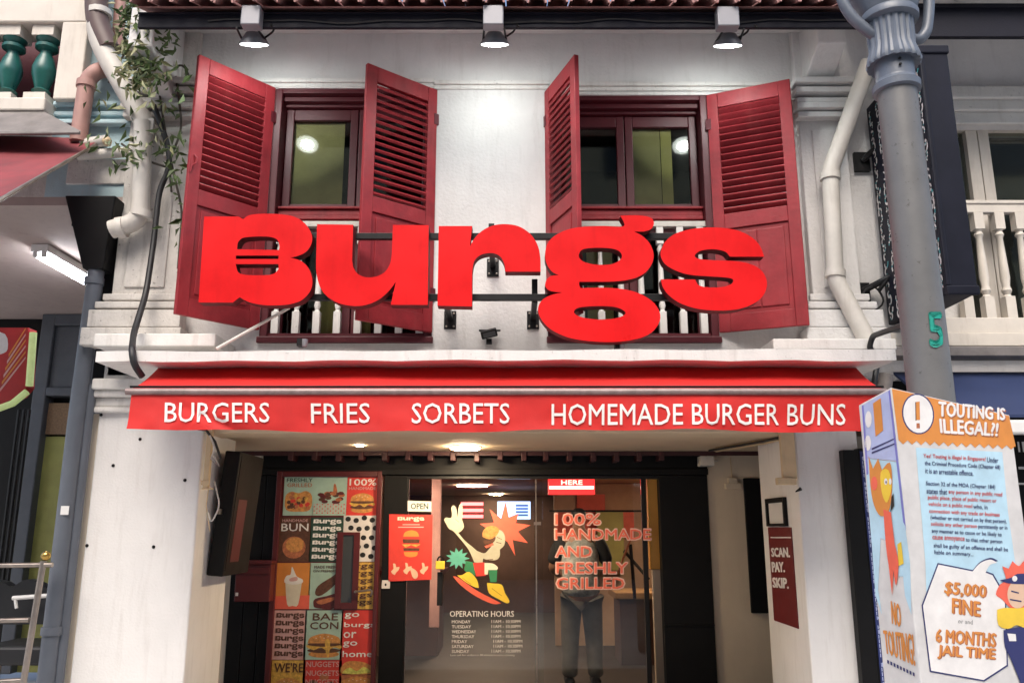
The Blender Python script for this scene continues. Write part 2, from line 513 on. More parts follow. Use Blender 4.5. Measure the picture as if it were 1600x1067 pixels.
# upper wall with two openings
W1 = (-1.885, -0.597, 2.99, 5.02)
W2 = (0.268, 1.547, 2.99, 4.96)
m = MB('plaster')
for x0, x1, z0, z1 in ((-2.98, W1[0], 2.70, 5.75), (W1[0], W1[1], W1[3], 5.75), (W1[0], W1[1], 2.70, W1[2]), (W1[1], W2[0], 2.70, 5.75),
                       (W2[0], W2[1], W2[3], 5.75), (W2[0], W2[1], 2.70, W2[2]), (W2[1], 2.62, 2.70, 5.75)):
    nx = 1
    m.box((x0, 0, z0), (x1, 0.24, z1))
m.build('upper_wall', house)
# string course above the windows
for x0, x1, z in ((-2.2, -0.62, 5.062), (-0.62, 0.30, 5.045), (0.30, 2.18, 5.03)):
    m = MB('trim'); m.box((x0, -0.035, z), (x1, 0.001, z + 0.035)); m.box((x0, -0.018, z - 0.035), (x1, 0.001, z - 0.001)); m.build('string_course', house, bevel=0.006)
# white plaster lining under the lintels
for w in (W1, W2):
    m = MB('trim'); m.box((w[0] + 0.02, -0.012, w[3]), (w[1], -0.0005, w[3] + 0.026)); m.build('lintel_trim', house)

def pilaster(x0, x1, mt, capz, side):
    p = MB(mt)
    p.box((x0, -0.07, 2.86), (x1, -0.001, 5.55))
    p.box((x0 + 0.09, -0.085, 3.35), (x1 - 0.09, -0.0705, 4.62))
    z = capz
    for dz, d in ((0.0, 0.10), (0.06, 0.14), (0.11, 0.12), (0.19, 0.15), (0.26, 0.18)):
        p.box((x0 - d * 0.3, -0.07 - d * 0.8, z + dz), (x1 + d * 0.3, -0.0712, z + dz + 0.045))
    for dz, d in ((3.24, 0.05), (3.17, 0.09), (3.02, 0.12), (2.88, 0.15)):
        p.box((x0 - d * 0.8, -0.07 - d, dz), (x1 + d * 0.8, -0.0716, dz + (0.05 if dz > 3.1 else 0.13)))
    return p.build('pilaster', house, bevel=0.01)
pilaster(-2.98, -2.50, 'plaster_old', 4.70, -1)
pilaster(2.24, 2.60, 'plaster', 4.70, 1)
# eave brackets
for a, b in (((-2.80, -0.60), (-2.62, 0)), ((2.30, -0.42), (2.52, 0))):
    x0, x1 = a[0], b[0]
    m = MB('plaster'); y = a[1]
    m.hexa([(x0, y, 5.02 if x0 < 0 else 5.16), (x1, y, 5.02 if x0 < 0 else 5.16), (x1, y, 5.34), (x0, y, 5.34)],
           [(x0, -0.002, 4.78 if x0 < 0 else 4.98), (x1, -0.002, 4.78 if x0 < 0 else 4.98), (x1, -0.002, 5.5), (x0, -0.002, 5.5)])
    m.build('eave_bracket', house, bevel=0.012)
# eave: fascia, soffit, clay tiles
zf = Zy(46, -0.75)
m = MB('navy'); EX = Xp(216, 30, -0.77)
m.box((EX, -0.77, zf), (2.62, -0.74, zf + 0.10)); m.build('eave_fascia', house, bevel=0.004)
m = MB('navy'); m.box((EX, -0.785, zf + 0.101), (2.62, -0.742, zf + 0.112)); m.build('gutter_lip', house)
m = MB('plaster'); m.add([(EX, -0.74, zf + 0.10), (2.62, -0.74, zf + 0.10), (2.62, 0.1, zf + 0.50), (EX, 0.1, zf + 0.50)], [(0, 1, 2, 3)]); m.build('soffit', house)
tile = MB('clay')
sl = math.tan(R(24))
def tile_mb():
    t = MB('clay'); n = 8; vs = []
    for y in (-0.90, -0.45, 0.10):
        for r in (0.070, 0.056):
            for k in range(n + 1):
                a = math.pi * k / n
                vs.append((math.cos(a) * r * 1.02, y, zf + 0.115 + (y + 0.9) * sl + math.sin(a) * r))
    fs = []; st = 2 * (n + 1)
    for j in range(2):
        for k in range(n):
            fs.append((j * st + k, j * st + k + 1, (j + 1) * st + k + 1, (j + 1) * st + k))
            fs.append((j * st + n + 1 + k + 1, j * st + n + 1 + k, (j + 1) * st + n + 1 + k, (j + 1) * st + n + 1 + k + 1))
    for k in range(n):
        fs.append((k + 1, k, n + 1 + k, n + 2 + k))
    return t.add(vs, fs)
t0 = tile_mb().build('roof_tile', house, smooth=50)
t0.location.x += EX + 0.06
x = -2.78
for i in range(1, 36):
    t = dup(t0, (0.146 * i, random.uniform(-0.012, 0.012), random.uniform(-0.004, 0.004)))
    t.rotation_euler.z = random.uniform(-0.012, 0.012)
m = MB('clay'); m.add([(EX, -0.84, zf + 0.12), (2.62, -0.84, zf + 0.12), (2.62, 0.1, zf + 0.12 + 0.94 * sl), (EX, 0.1, zf + 0.12 + 0.94 * sl)], [(0, 1, 2, 3)])
m.build('roof_pan', house)

# ------------------------------------------------------------------ windows, balusters
def window(w, panes, reflections):
    x0, x1, z0, z1 = w
    fr = MB('frame')
    fr.box((x0 - 0.004, 0.004, z0), (x0 + 0.055, 0.235, z1 + 0.012)); fr.box((x1 - 0.055, 0.004, z0), (x1 + 0.004, 0.235, z1 + 0.012))
    fr.box((x0 + 0.0552, 0.004, z1 - 0.035), (x1 - 0.0552, 0.235, z1 + 0.012)); fr.box((x0 + 0.0552, 0.06, z1 - 0.075), (x1 - 0.0552, 0.235, z1 - 0.0355)); fr.box((x0 + 0.0552, 0.11, z1 - 0.10), (x1 - 0.0552, 0.235, z1 - 0.0755))
    fr.box((x0 - 0.01, -0.03, z0 - 0.05), (x1 + 0.01, 0.10, z0 - 0.001))
    f = fr.build('window', house, bevel=0.006)
    xc = (x0 + x1) / 2
    zt = 4.0
    # moulded transom
    t = MB('shutter'); t.box((x0 + 0.056, 0.085, zt - 0.02), (x1 - 0.056, 0.235, zt + 0.03)); t.box((x0 + 0.056, 0.065, zt + 0.032), (x1 - 0.056, 0.235, zt + 0.052)); t.box((x0 + 0.056, 0.07, zt - 0.055), (x1 - 0.056, 0.235, zt - 0.024))
    t.build('transom', f, bevel=0.005)
    for s in (0, 1):
        a, b = (x0 + 0.058, xc - 0.004) if s == 0 else (xc + 0.004, x1 - 0.058)
        for q, (lo, hi) in enumerate(((zt + 0.055, z1 - 0.102), (z0 + 0.003, zt - 0.06))):
            c = MB('frame'); e = 0.062
            c.box((a, 0.15, lo), (a + e, 0.20, hi)); c.box((b - e, 0.15, lo), (b, 0.20, hi))
            c.box((a + e, 0.152, lo), (b - e, 0.20, lo + e * 0.8)); c.box((a + e, 0.152, hi - e * 1.5), (b - e, 0.20, hi))
            c.build('casement', f, bevel=0.005)
            pn = MB('glass'); pn.box((a + e - 0.004, 0.178, lo + e * 0.8 - 0.004), (b - e + 0.004, 0.182, hi - e * 1.5 + 0.004))
            pn.build('pane', f)
            for (bl, u0, u1) in reflections.get((s, q), ()):
                k = MB(bl); k.box((a + (b - a) * u0, 0.203, lo), (a + (b - a) * u1, 0.209, hi)); k.build('blind', f)  # coloured sheet behind the pane stands in for the mirrored street
    return f
window(W1, 2, {(0, 0): (('blind', 0.0, 0.80),), (0, 1): (('reflection_sheet2', 0.55, 1.0),), (1, 1): (('reflection_sheet2', 0, 0.25),)})
window(W2, 2, {(1, 0): (('blind', 0.0, 0.50), ('reflection_sheet2', 0.51, 0.66)), (0, 1): (('blind', 0.45, 0.8),), (1, 1): (('blind', 0.0, 0.2),)})
m = MB('darkroom'); m.box((-2.6, 2.2, 2.6), (2.3, 2.25, 5.4)); m.box((-2.6, 0.26, 2.6), (2.3, 2.2, 2.65)); m.box((-2.6, 0.26, 5.3), (2.3, 2.2, 5.35)); m.box((-2.6, 0.26, 2.65), (-2.55, 2.2, 5.3)); m.box((2.25, 0.26, 2.65), (2.3, 2.2, 5.3)); m.build('upstairs_room', house)
def baluster_profile(h, r):
    s = [(0.9, 0.0), (0.9, 0.06), (0.55, 0.075), (0.95, 0.10), (1.0, 0.14), (0.62, 0.21), (0.75, 0.24), (0.58, 0.27), (0.80, 0.45), (0.62, 0.72), (0.55, 0.78), (0.80, 0.80), (0.56, 0.82), (0.9, 0.86), (0.9, 1.0)]
    return [(a * r, z * h) for a, z in s]
def square_turned(c, h, r, mt):
    b = MB(mt)
    b.box((c[0] - r, c[1] - r, c[2]), (c[0] + r, c[1] + r, c[2] + h * 0.2))
    b.box((c[0] - r, c[1] - r, c[2] + h * 0.84), (c[0] + r, c[1] + r, c[2] + h))
    b.lathe([(r * 0.95, h * 0.2), (r * 0.6, h * 0.22), (r * 1.0, h * 0.26), (r * 0.7, h * 0.30), (r * 0.95, h * 0.38), (r * 0.75, h * 0.6), (r * 0.6, h * 0.76), (r * 0.95, h * 0.79), (r * 0.65, h * 0.82), (r * 0.9, h * 0.84)], c, 12)
    return b
for w, xs in ((W1, None), (W2, None)):
    x0, x1, z0, z1 = w
    rl = MB('pipe_white'); rl.box((x0 + 0.002, 0.03, 3.87), (x1 - 0.002, 0.085, 3.915))
    ra = rl.build('balustrade', house, bevel=0.004)
    rl = MB('frame'); rl.box((x0 + 0.002, 0.03, z0 + 0.004), (x1 - 0.002, 0.085, z0 + 0.034)); rl.build('bottom_rail', ra)
    n = 8
    b0 = None
    for i in range(n):
        bx = x0 + 0.10 + (x1 - x0 - 0.2) * i / (n - 1)
        if b0 is None:
            b0 = square_turned((bx, 0.058, z0 + 0.036), 3.868 - z0 - 0.036, 0.026, 'trim').build('baluster', ra, smooth=40); bx0 = bx
        else:
            dup(b0, (bx - bx0, 0, 0))

# ------------------------------------------------------------------ shutters (hinged leaves with louvres)
def shutter(hx, ex, ey, ztop, zbot, split=False, latch=False, inner=True):
    d = Vector((ex - hx, ey, 0)); w = d.length; d.normalize()
    perp = Vector((-d.y, d.x, 0))
    if perp.y > 0: perp = -perp                    # outer face, towards the street
    th = 0.036
    B = Vector((hx, 0.0, 0))
    def mtx():
        return Matrix(((d.x, perp.x, 0, B.x), (d.y, perp.y, 0, B.y), (0, 0, 1, 0), (0, 0, 0, 1)))
    X = mtx()
    st = 0.088
    H = ztop - zbot
    zl0, zl1 = zbot + H * 0.475, ztop - 0.125
    zp0, zp1 = zbot + 0.13, zl0 - 0.12
    f = MB('shutter')
    f.box((0.004, -th / 2, zbot), (st, th / 2, ztop), mtx=X); f.box((w - st, -th / 2, zbot), (w, th / 2, ztop), mtx=X)
    f.box((st, -th / 2 + 0.001, zl1), (w - st, th / 2 - 0.001, ztop), mtx=X)
    f.box((st, -th / 2 + 0.001, zp1), (w - st, th / 2 - 0.001, zl0), mtx=X)
    f.box((st, -th / 2 + 0.001, zbot), (w - st, th / 2 - 0.001, zp0), mtx=X)
    s = f.build('shutter', house, bevel=0.004)
    n = 16
    pitch = (zl1 - zl0) / n
    for i in range(n):
        zc = zl0 + pitch * (i + 0.5)
        L = X @ Matrix.Translation((w / 2, 0, zc)) @ Matrix.Rotation(R(random.uniform(38, 42) * (1 if inner else -1)), 4, 'X')
        q = MB('shutter'); q.box((-(w / 2 - st - 0.001), -0.024, -0.0085), (w / 2 - st - 0.001, 0.024, 0.0085), mtx=L)
        q.build('slat', s)
    bk = MB('shutter'); bk.box((st, -0.006, zp0), (w - st, 0.004, zp1), mtx=X)
    e = 0.035
    cuts = [(st + e, w - st - e)] if not split else [(st + e, w / 2 - 0.003), (w / 2 + 0.003, w - st - e)]
    for a, b in cuts:
        bk.box((a, -0.016, zp0 + e), (b, 0.013, zp1 - e), mtx=X)
    bk.build('panel', s, bevel=0.006)
    hk = MB('frame')
    for zz in (zbot + 0.25, ztop - 0.3):
        hk = MB('frame'); hk.box((-0.012, -0.022, zz), (0.03, 0.022, zz + 0.09), mtx=X); hk.build('hinge', s)
    if latch:
        pts = [X @ Vector((w - 0.03, 0.022, zbot + H * 0.60)), X @ Vector((w - 0.045, 0.034, zbot + H * 0.585)), X @ Vector((w - 0.04, 0.034, zbot + H * 0.565)), X @ Vector((w - 0.015, 0.03, zbot + H * 0.555)), X @ Vector((w - 0.008, 0.026, zbot + H * 0.53))]
        MB('shutter').tube(pts, 0.006, 6).build('latch', s)
    return s
shutter(-1.89, -2.325, -0.485, 5.02, 3.04, latch=True)
shutter(-0.60, -1.09, -0.40, 5.00, 3.02, inner=False)
shutter(0.272, 0.472, -0.546, 4.985, 3.03, inner=False)
shutter(1.545, 2.13, -0.25, 4.955, 3.02, split=True)

# ------------------------------------------------------------------ ledge, plinths, pillars, beam, ceiling
YL = -0.90
zl0, zl1 = Zy(564, YL), Zy(549, YL)
m = MB('trim')
n = 24
xa, xb = Xp(150, 555, YL), Xp(1400, 555, YL)
top, bot = [], []
for i in range(n + 1):
    t = i / n
    x = xa + (xb - xa) * t
    bot.append((x, zl0 - 0.006 * (1 - t) + 0.005 * math.sin(i * 1.9) + 0.008 * math.sin(t * 3.1)))
    top.append((x, zl1 + 0.004 * math.sin(i * 1.3) + 0.016 * t))
loop = [(x, YL, z) for x, z in bot] + [(x, YL, z) for x, z in reversed(top)]
m.prism([loop], (0, -YL - 0.005, 0.0))
m.build('ledge', house, bevel=0.004)
m = MB('trim'); a, b = P(145, 541, -0.42), P(337, 521, -0.42); m.box((a.x, -0.42, a.z), (b.x, -0.002, b.z)); m.build('plinth_slab', house, bevel=0.008)
m = MB('trim'); a, b = P(1209, 546, -0.42), P(1400, 529, -0.42); m.box((a.x, -0.42, a.z), (b.x, -0.002, b.z)); m.build('plinth_slab', house, bevel=0.008)
def pillar(x0, x1, y1, mt):
    p = MB(mt); p.box((x0, 0, 0.1), (x1, y1, 2.78)); return p
m = pillar(PL0, PL1, 0.72, 'pillar'); pl = m.build('pillar', house, bevel=0.012)
m = MB('trim')
for z0, z1, d in ((2.42, 2.46, 0.05), (2.46, 2.53, 0.03), (2.53, 2.58, 0.07), (2.58, 2.66, 0.10)):
    m.box((PL0 - 0.03, -d, z0), (PL0 + 0.30 + d * 0.6, -0.001, z1))
m.build('pillar_capital', pl, bevel=0.012)
m = MB('cream'); m.box((PL0 - 0.055, 0.03, 0.1), (PL0 - 0.001, 0.7, 2.42)); m.build('pillar_edge', pl, bevel=0.006)
for px, py in ((158, 648), (177, 727), (289, 750), (136, 852), (240, 854), (219, 686)):
    c = P(px, py, -0.001); m = MB('black'); m.lathe([(0.012, 0), (0.012, 0.004), (0.004, 0.012)], c, 8, mtx=Matrix.Rotation(R(90), 3, 'X')); m.build('wall_plug', pl)
m = pillar(PR0, PR1, 0.92, 'pillar'); pr = m.build('pillar', house, bevel=0.012)
m = MB('beam'); m.box((PL1, 0.0, 2.275), (PR0, 0.36, 2.69)); m.build('beam', house, bevel=0.01)
m = MB('beam'); m.box((PL1 - 0.6, 0.361, 2.29), (PR0 + 1.2, 1.60, 2.34)); m.build('walkway_ceiling', house)
m = MB('joist'); m.box((PL1 - 0.6, 1.602, 2.345), (3.2, 2.0, 2.37)); m.build('floor_board', house)
m = MB('joist'); m.box((PL1 - 0.6, 1.605, 2.25), (3.2, 1.62, 2.2895)); m.build('trimmer', house)
j0 = None
for i in range(17):
    jx = -2.02 + 0.212 * i
    if j0 is None:
        q = MB('joist'); q.box((jx - 0.024, 1.59, 2.205), (jx + 0.024, 1.79, 2.2885)); j0 = q.build('joist', house, bevel=0.006)
    else:
        j = dup(j0, (0.212 * i + random.uniform(-0.012, 0.012), 0, random.uniform(-0.01, 0.006)))
# plain walls of the shop front
m = MB('cream'); a = Xp(1112, 880, BACK); m.box((a, BACK, 0.1), (3.3, BACK + 0.2, 2.36)); m.build('front_wall', house)
m = MB('cream'); b = Xp(363, 950, BACK); m.box((-3.0, BACK, 0.1), (b, BACK + 0.2, 2.36)); m.build('front_wall', house)
m = MB('black'); zt = Zy(742, BACK); m.box((b, BACK - 0.02, zt), (a, BACK + 0.2, 2.36)); m.box((b, BACK - 0.05, zt - 0.0), (a, BACK - 0.021, zt + 0.055)); m.build('shop_fascia', house, bevel=0.004)
x0p, x1p = Xp(362, 880, BACK), Xp(432, 880, BACK)
m = MB('black')
for i in range(3):
    w = (x1p - x0p) / 3
    m.box((x0p + w * i + 0.003, BACK - 0.01, 0.1), (x0p + w * (i + 1) - 0.003, BACK + 0.1, zt - 0.002))
m.build('black_boarding', house, bevel=0.004)
m = MB('black'); c0, c1 = Xp(597, 880, BACK), Xp(634, 880, BACK); m.box((c0, BACK - 0.02, 0.1), (c1, BACK + 0.1, zt - 0.002)); m.build('door_jamb', house, bevel=0.004)
m = MB('black'); c0, c1 = Xp(1034, 880, BACK), Xp(1111, 880, BACK); m.box((c0, BACK - 0.02, 0.1), (c1, BACK + 0.1, zt - 0.002)); m.box((c0, BACK - 0.03, 0.75), (c1, BACK - 0.0205, 0.765)); m.build('door_jamb', house, bevel=0.004)
m = MB('black'); m.box(*[(Xp(1168, 850, BACK - 0.03), BACK - 0.03, Zy(957, BACK)), (Xp(1187, 850, BACK) + 0.18, BACK - 0.002, Zy(747, BACK))]); m.build('dark_wall_panel', house, bevel=0.005)
# party wall between the walkways, closing the interior
IN0, IN1 = -2.3, 2.35
m = MB('room_ceil'); m.box((IN0, 2.001, 2.21), (IN1, 10, 2.26)); m.build('room_ceiling', house)
m = MB('tilefloor'); m.box((IN0, 1.8, 0.004), (IN1, 10, 0.098)); m.build('room_floor', house)
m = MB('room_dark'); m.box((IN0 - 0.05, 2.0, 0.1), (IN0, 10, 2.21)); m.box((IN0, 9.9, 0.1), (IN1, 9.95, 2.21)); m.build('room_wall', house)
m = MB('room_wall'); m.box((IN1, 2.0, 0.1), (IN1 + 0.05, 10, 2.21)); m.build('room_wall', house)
m = MB('room_wall'); a, b = P(868, 1000, 5.5), P(1040, 740, 5.5); m.box((a.x, 5.5, 0.1), (2.3, 5.6, 2.20)); m.build('room_wall', house)

# ================================================================== left neighbour
left = thing('shophouse', (-4.3, 0.0, 0.0), 'pale blue shophouse on the left with green balusters and a dark red awning', 'building')
m = MB('paleblue'); m.box((-3.62, 0.0, 4.10), (-2.985, 0.25, 7.0)); m.box((-6.5, 0.0, 4.72), (-3.62, 0.25, 4.88)); m.build('upper_wall', left)
for z, d in ((Zy(166, 0), 0.05), (Zy(196, 0), 0.07), (Zy(180, 0), 0.03)):
    m = MB('paleblue'); m.box((-3.62, -d, z - 0.02), (-2.99, -0.001, z + 0.02)); m.build('moulding', left, bevel=0.01)
zt2, zt1 = Zy(10, -0.05), Zy(40, -0.05)
m = MB('cream_white')
xp = Xp(95, 100, -0.05)
xq = Xp(136, 100, -0.05)
m.box((-6.5, -0.10, zt1), (xq, 0.2, zt2 + 0.03)); m.box((xp, -0.10, Zy(160, -0.05)), (xq, 0.2, zt1 - 0.001)); m.box((-6.5, -0.16, Zy(178, -0.1)), (Xp(82, 170, -0.05), 0.2, Zy(158, -0.1)))
m.build('parapet', left, bevel=0.012)
m = MB('pipe_pink'); m.box((-6.5, -0.08, zt2 + 0.031), (xq + 0.02, 0.2, zt2 + 0.10)); m.build('parapet_coping', left)
m = MB('frame'); m.box((-6.5, 0.45, 4.3), (-3.5, 0.5, 7.0)); m.build('balcony_wall', left)
zb0, zb1 = Zy(157, -0.03), zt1 - 0.002
hb = zb1 - zb0
def fat_baluster(x):
    b = MB('green'); c = (x, 0.02, zb0); r = 0.086
    b.box((x - r, 0.02 - r, zb0), (x + r, 0.02 + r, zb0 + hb * 0.08), 'cream_white'); b.box((x - r, 0.02 - r, zb0 + hb * 0.86), (x + r, 0.02 + r, zb0 + hb), 'cream_white')
    b.lathe([(a * r * 1.05, z * hb) for a, z in ((0.55, 0.081), (0.55, 0.12), (0.8, 0.15), (0.55, 0.18), (0.62, 0.22), (0.95, 0.38), (0.98, 0.46), (0.75, 0.58), (0.5, 0.66), (0.48, 0.70), (0.95, 0.73), (0.95, 0.77), (0.6, 0.79), (0.9, 0.83), (1.0, 0.859))], c, 18)
    return b
x0 = Xp(17, 110, 0.02); x1 = Xp(69, 110, 0.02)
b0 = fat_baluster(x1).build('baluster', left, smooth=40)
for k in range(1, 6):
    dup(b0, ((x0 - x1) * k, 0, 0))
# white band and black boxes standing in for the shaded gap under the blue wall
m = MB('plaster_old'); m.box((Xp(104, 270, -0.02), -0.02, Zy(289, 0)), (Xp(215, 270, 0), 0.2, Zy(250, 0))); m.build('wall_band', left, bevel=0.008)
m = MB('black'); m.box((Xp(118, 310, 0.02), 0.01, Zy(352, 0)), (-2.96, 0.3, Zy(290, 0))); m.box((-3.11, 0.04, 2.62), (-2.965, 0.3, Zy(352, 0) + 0.01)); m.build('shaded_gap', left)
m = MB('mauve'); m.box((-6.5, 0.001, 4.03), (-3.0, 4.0, 4.10)); m.box((-6.5, 0.0, 4.101), (-3.62, 0.25, 4.719), 'plaster_old'); m.build('walkway_ceiling', left)
# slate shop front
YS = 3.3
def sb(mb, px0, py0, px1, py1, Y, d, mt=None):
    a, b = P(px0, py1, Y), P(px1, py0, Y)
    yc = (py0 + py1) / 2
    mb.box((Xp(px0, yc, Y), Y, a.z), (Xp(px1, yc, Y), Y + d, b.z), mt)
m = MB('slate')
xs = [Xp(66, 495, YS), Xp(88, 510, YS), Xp(128, 510, YS), Xp(190, 495, YS)]
zz = [0.1, Zy(610, YS), Zy(618, YS), Zy(508, YS), 4.03]
m.box((xs[0], YS, 0.1), (xs[1] - 0.03, YS + 0.2, 4.028)); m.box((xs[2], YS, 0.1), (xs[3], YS + 0.2, 4.028)); m.box((xs[1] - 0.03, YS, zz[3]), (xs[2], YS + 0.2, 4.028)); m.box((xs[1] - 0.03, YS, zz[1] - 0.06), (xs[2], YS + 0.2, zz[1] + 0.04))
m.box((xs[1] - 0.03, YS + 0.05, zz[1] + 0.041), (xs[2], YS + 0.2, zz[3] - 0.001))
m.build('door_frame', left, bevel=0.012)
m = MB('yellowgreen'); m.box((xs[1] - 0.03, YS + 0.12, 0.1), (xs[2], YS + 0.18, Zy(680, YS))); m.build('door_panel', left)
m = MB('wicker'); m.box((xs[1] - 0.02, YS + 0.08, Zy(677, YS)), (xs[2], YS + 0.18, Zy(628, YS))); m.build('door_grille', left)
m = MB('black'); m.box((xs[1] - 0.03, YS + 0.19, Zy(677, YS)), (xs[2], YS + 0.2, zz[1] - 0.061)); m.box((-6.5, YS + 0.25, 0.1), (-3.0, YS + 0.3, 4.028)); m.box((xs[3], YS, 0.1), (-3.0, YS + 0.2, 4.02)); m.build('back_wall', left)
m = MB('blackm')
for px in (30, 38, 46):
    bar(m, P(px, 640, YS - 0.3), P(px - 40, 960, YS - 0.3), 0.018, n=6)
m.build('folding_gate_bar', left)
# ================================================================== right neighbour
right = thing('shophouse', (4.6, 0.0, 0.0), 'white shophouse on the right with white balusters and black framed windows', 'building')
m = MB('plaster')
wz1, wz0 = Zy(196, 0.02), Zy(502, 0.02)
wx = Xp(1488, 350, 0.02)
m.box((2.621, 0.02, 2.66), (wx, 0.24, 6.2)); m.box((wx, 0.02, wz1), (7, 0.24, 6.2)); m.box((wx, 0.02, 2.66), (7, 0.24, wz0 - 0.02))
m.build('upper_wall', right)
m = MB('trim')
zc = [Zy(p, -0.02) for p in (194, 176, 160, 141)]
m.box((3.0, -0.03, zc[0]), (7, 0.019, zc[1])); m.box((3.0, -0.06, zc[1] + 0.001), (7, 0.019, zc[2])); m.box((3.0, -0.09, zc[2] + 0.001), (7, 0.019, zc[3]))
m.build('cornice', right, bevel=0.01)
m = MB('navy'); zr0, zr1 = Zy(60, -0.62), Zy(11, -0.62); m.box((2.75, -0.64, zr0), (7, -0.60, zr1)); m.box((2.75, -0.66, zr1 - 0.03), (7, -0.641, zr1)); m.build('eave_fascia', right, bevel=0.004)
m = MB('plaster_old'); m.box((2.75, -0.74, zr1 + 0.002), (7, -0.55, zr1 + 0.08)); m.build('gutter', right, bevel=0.006)
m = MB('plaster'); m.add([(2.64, -0.6, zr1 - 0.02), (7, -0.6, zr1 - 0.02), (7, 0.1, zr1 + 0.3), (2.64, 0.1, zr1 + 0.3)], [(0, 1, 2, 3)]); m.build('soffit', right)
fr = MB('cream_white')
mx0, mx1 = Xp(1508, 250, 0.12), Xp(1535, 250, 0.12); mx2 = Xp(1538, 215, 0.12); 
xl = Xp(1506, 206, 0.12); xm = Xp(1524, 206, 0.12); xr = Xp(1541, 206, 0.12)
ztp = Zy(206, 0.12)
fr.box((wx, 0.10, ztp), (7, 0.20, wz1 - 0.001)); fr.box((xl, 0.10, wz0), (xm - 0.004, 0.20, ztp - 0.001)); fr.box((xm + 0.004, 0.10, wz0), (xr, 0.20, ztp - 0.001)); fr.box((Xp(1660, 206, .12), 0.10, wz0), (Xp(1660, 206, .12) + 0.09, 0.20, ztp - 0.001))
w = fr.build('window', right, bevel=0.006)
pn = MB('glass'); pn.box((wx, 0.15, wz0), (xl - 0.001, 0.154, ztp)); pn.build('pane', w)
pn = MB('glass'); pn.box((xr + 0.001, 0.15, wz0), (Xp(1660, 206, .12) - 0.001, 0.154, ztp)); pn.build('pane', w)
m = MB('darkroom'); m.box((2.7, 1.6, 2.7), (7, 1.65, 5.3)); m.box((2.62, 0.25, 2.6), (7, 1.6, 2.65)); m.box((2.6, 0.25, 5.3), (7, 1.6, 5.35)); m.build('upstairs_room', right)
# balustrade
zr = [Zy(p, -0.06) for p in (334, 321)]
rl = MB('cream_white'); xs0 = Xp(1508, 328, -0.06) - 0.35
rl.box((xs0, -0.085, zr[0]), (7, -0.03, zr[1])); rl.box((xs0, -0.095, zr[1] + 0.001), (7, -0.02, zr[1] + 0.03)); rl.box((xs0 - 0.1, -0.10, wz0 - 0.12), (7, 0.018, wz0 - 0.001)); rl.box((xs0 - 0.5, -0.12, wz0 - 0.22), (7, 0.018, wz0 - 0.121))
ra = rl.build('balustrade', right, bevel=0.006)
xa = Xp(1526, 345, -0.058); dx = Xp(1558, 345, -0.058) - xa
b0 = square_turned((xa, -0.058, wz0), zr[0] - wz0, 0.036, 'cream_white').build('baluster', ra, smooth=40)
for k in (-1, 1, 2, 3, 4):
    dup(b0, (dx * k, 0, 0))
m = MB('tin'); m.box((2.58, -0.30, Zy(556, -0.3)), (7, -0.125, Zy(541, -0.3))); m.build('ledge', right, bevel=0.006)
m = MB('black'); m.box((2.62, 0.0, 0.1), (7, 0.2, 2.655)); m.build('shop_wall', right)
m = MB('white')
m.box((Xp(1592, 757, -0.003), -0.004, Zy(757, 0)), (4.5, -0.0005, Zy(754, 0))); m.box((Xp(1592, 733, -0.003), -0.004, Zy(733, 0)), (4.5, -0.0005, Zy(729, 0)))
m.box((Xp(1591, 700, -0.003), -0.004, Zy(706, 0)), (Xp(1593, 700, 0), -0.0005, Zy(690, 0))); m.box((Xp(1598, 700, -0.003), -0.004, Zy(706, 0)), (Xp(1601, 700, 0), -0.0005, Zy(690, 0)))
m.build('painted_line', right)

# facades across the street, seen only in the glass
opp = thing('street_block', (0, -18, 0), 'olive terrace across the street, mirrored in the glass', 'building')
opp['kind'] = 'structure'
m = MB('tower'); m.box((-22, -18.5, 0), (22, -18, 15)); m.build('wall', opp)
rr = random.Random(8)
for k in range(11):
    q = MB(rr.choice(['awn2', 'blue_board', 'cream_white', 'yellowgreen'])); q.hexa([(-21.3 + k * 3.9, -16.6, 2.5), (-18.1 + k * 3.9, -16.6, 2.5), (-18.1 + k * 3.9, -16.6, 2.7), (-21.3 + k * 3.9, -16.6, 2.7)], [(-21.3 + k * 3.9, -17.99, 3.0), (-18.1 + k * 3.9, -17.99, 3.0), (-18.1 + k * 3.9, -17.99, 3.3), (-21.3 + k * 3.9, -17.99, 3.3)]); q.build('awning', opp)
    for z in (3.6, 6.6, 9.6, 12.4):
        q = MB('tower_dark'); q.box((-20.5 + k * 3.9, -18.0, z), (-18.2 + k * 3.9, -17.95, z + 1.4)); q.build('window', opp)
    q = MB('tower_dark'); q.box((-21.3 + k * 3.9, -18.0, 0), (-18.1 + k * 3.9, -17.95, 2.6)); q.build('shop_opening', opp)

# ================================================================== shop sign: five flat cut letters on two rails
LY = -0.63
def Z1(pts, ox, oy, s=3.679):
    return [((p[0] / s + ox, p[1] / s + oy) + tuple(p[2:])) for p in pts]
L_B = [Z1([(180, 68, 1), (378, 68, 1), (405, 84, 1), (440, 60), (520, 52), (620, 55), (700, 70), (760, 108), (796, 165), (800, 215), (772, 265), (725, 292), (676, 304, 1), (735, 322), (780, 365), (802, 430), (792, 492), (745, 545), (680, 570), (600, 578), (520, 576), (440, 560), (385, 532, 1), (365, 546), (345, 562, 1), (148, 562, 1)], 270, 320),
       Z1([(370, 256, 1), (374, 220), (400, 192), (460, 184), (550, 184), (598, 200), (613, 235), (610, 260, 1)], 270, 320),
       Z1([(362, 292, 1), (608, 292, 1), (606, 312, 1), (362, 312, 1)], 270, 320),
       Z1([(362, 341, 1), (608, 341, 1), (604, 375), (570, 400), (500, 405), (420, 403), (376, 388)], 270, 320)]
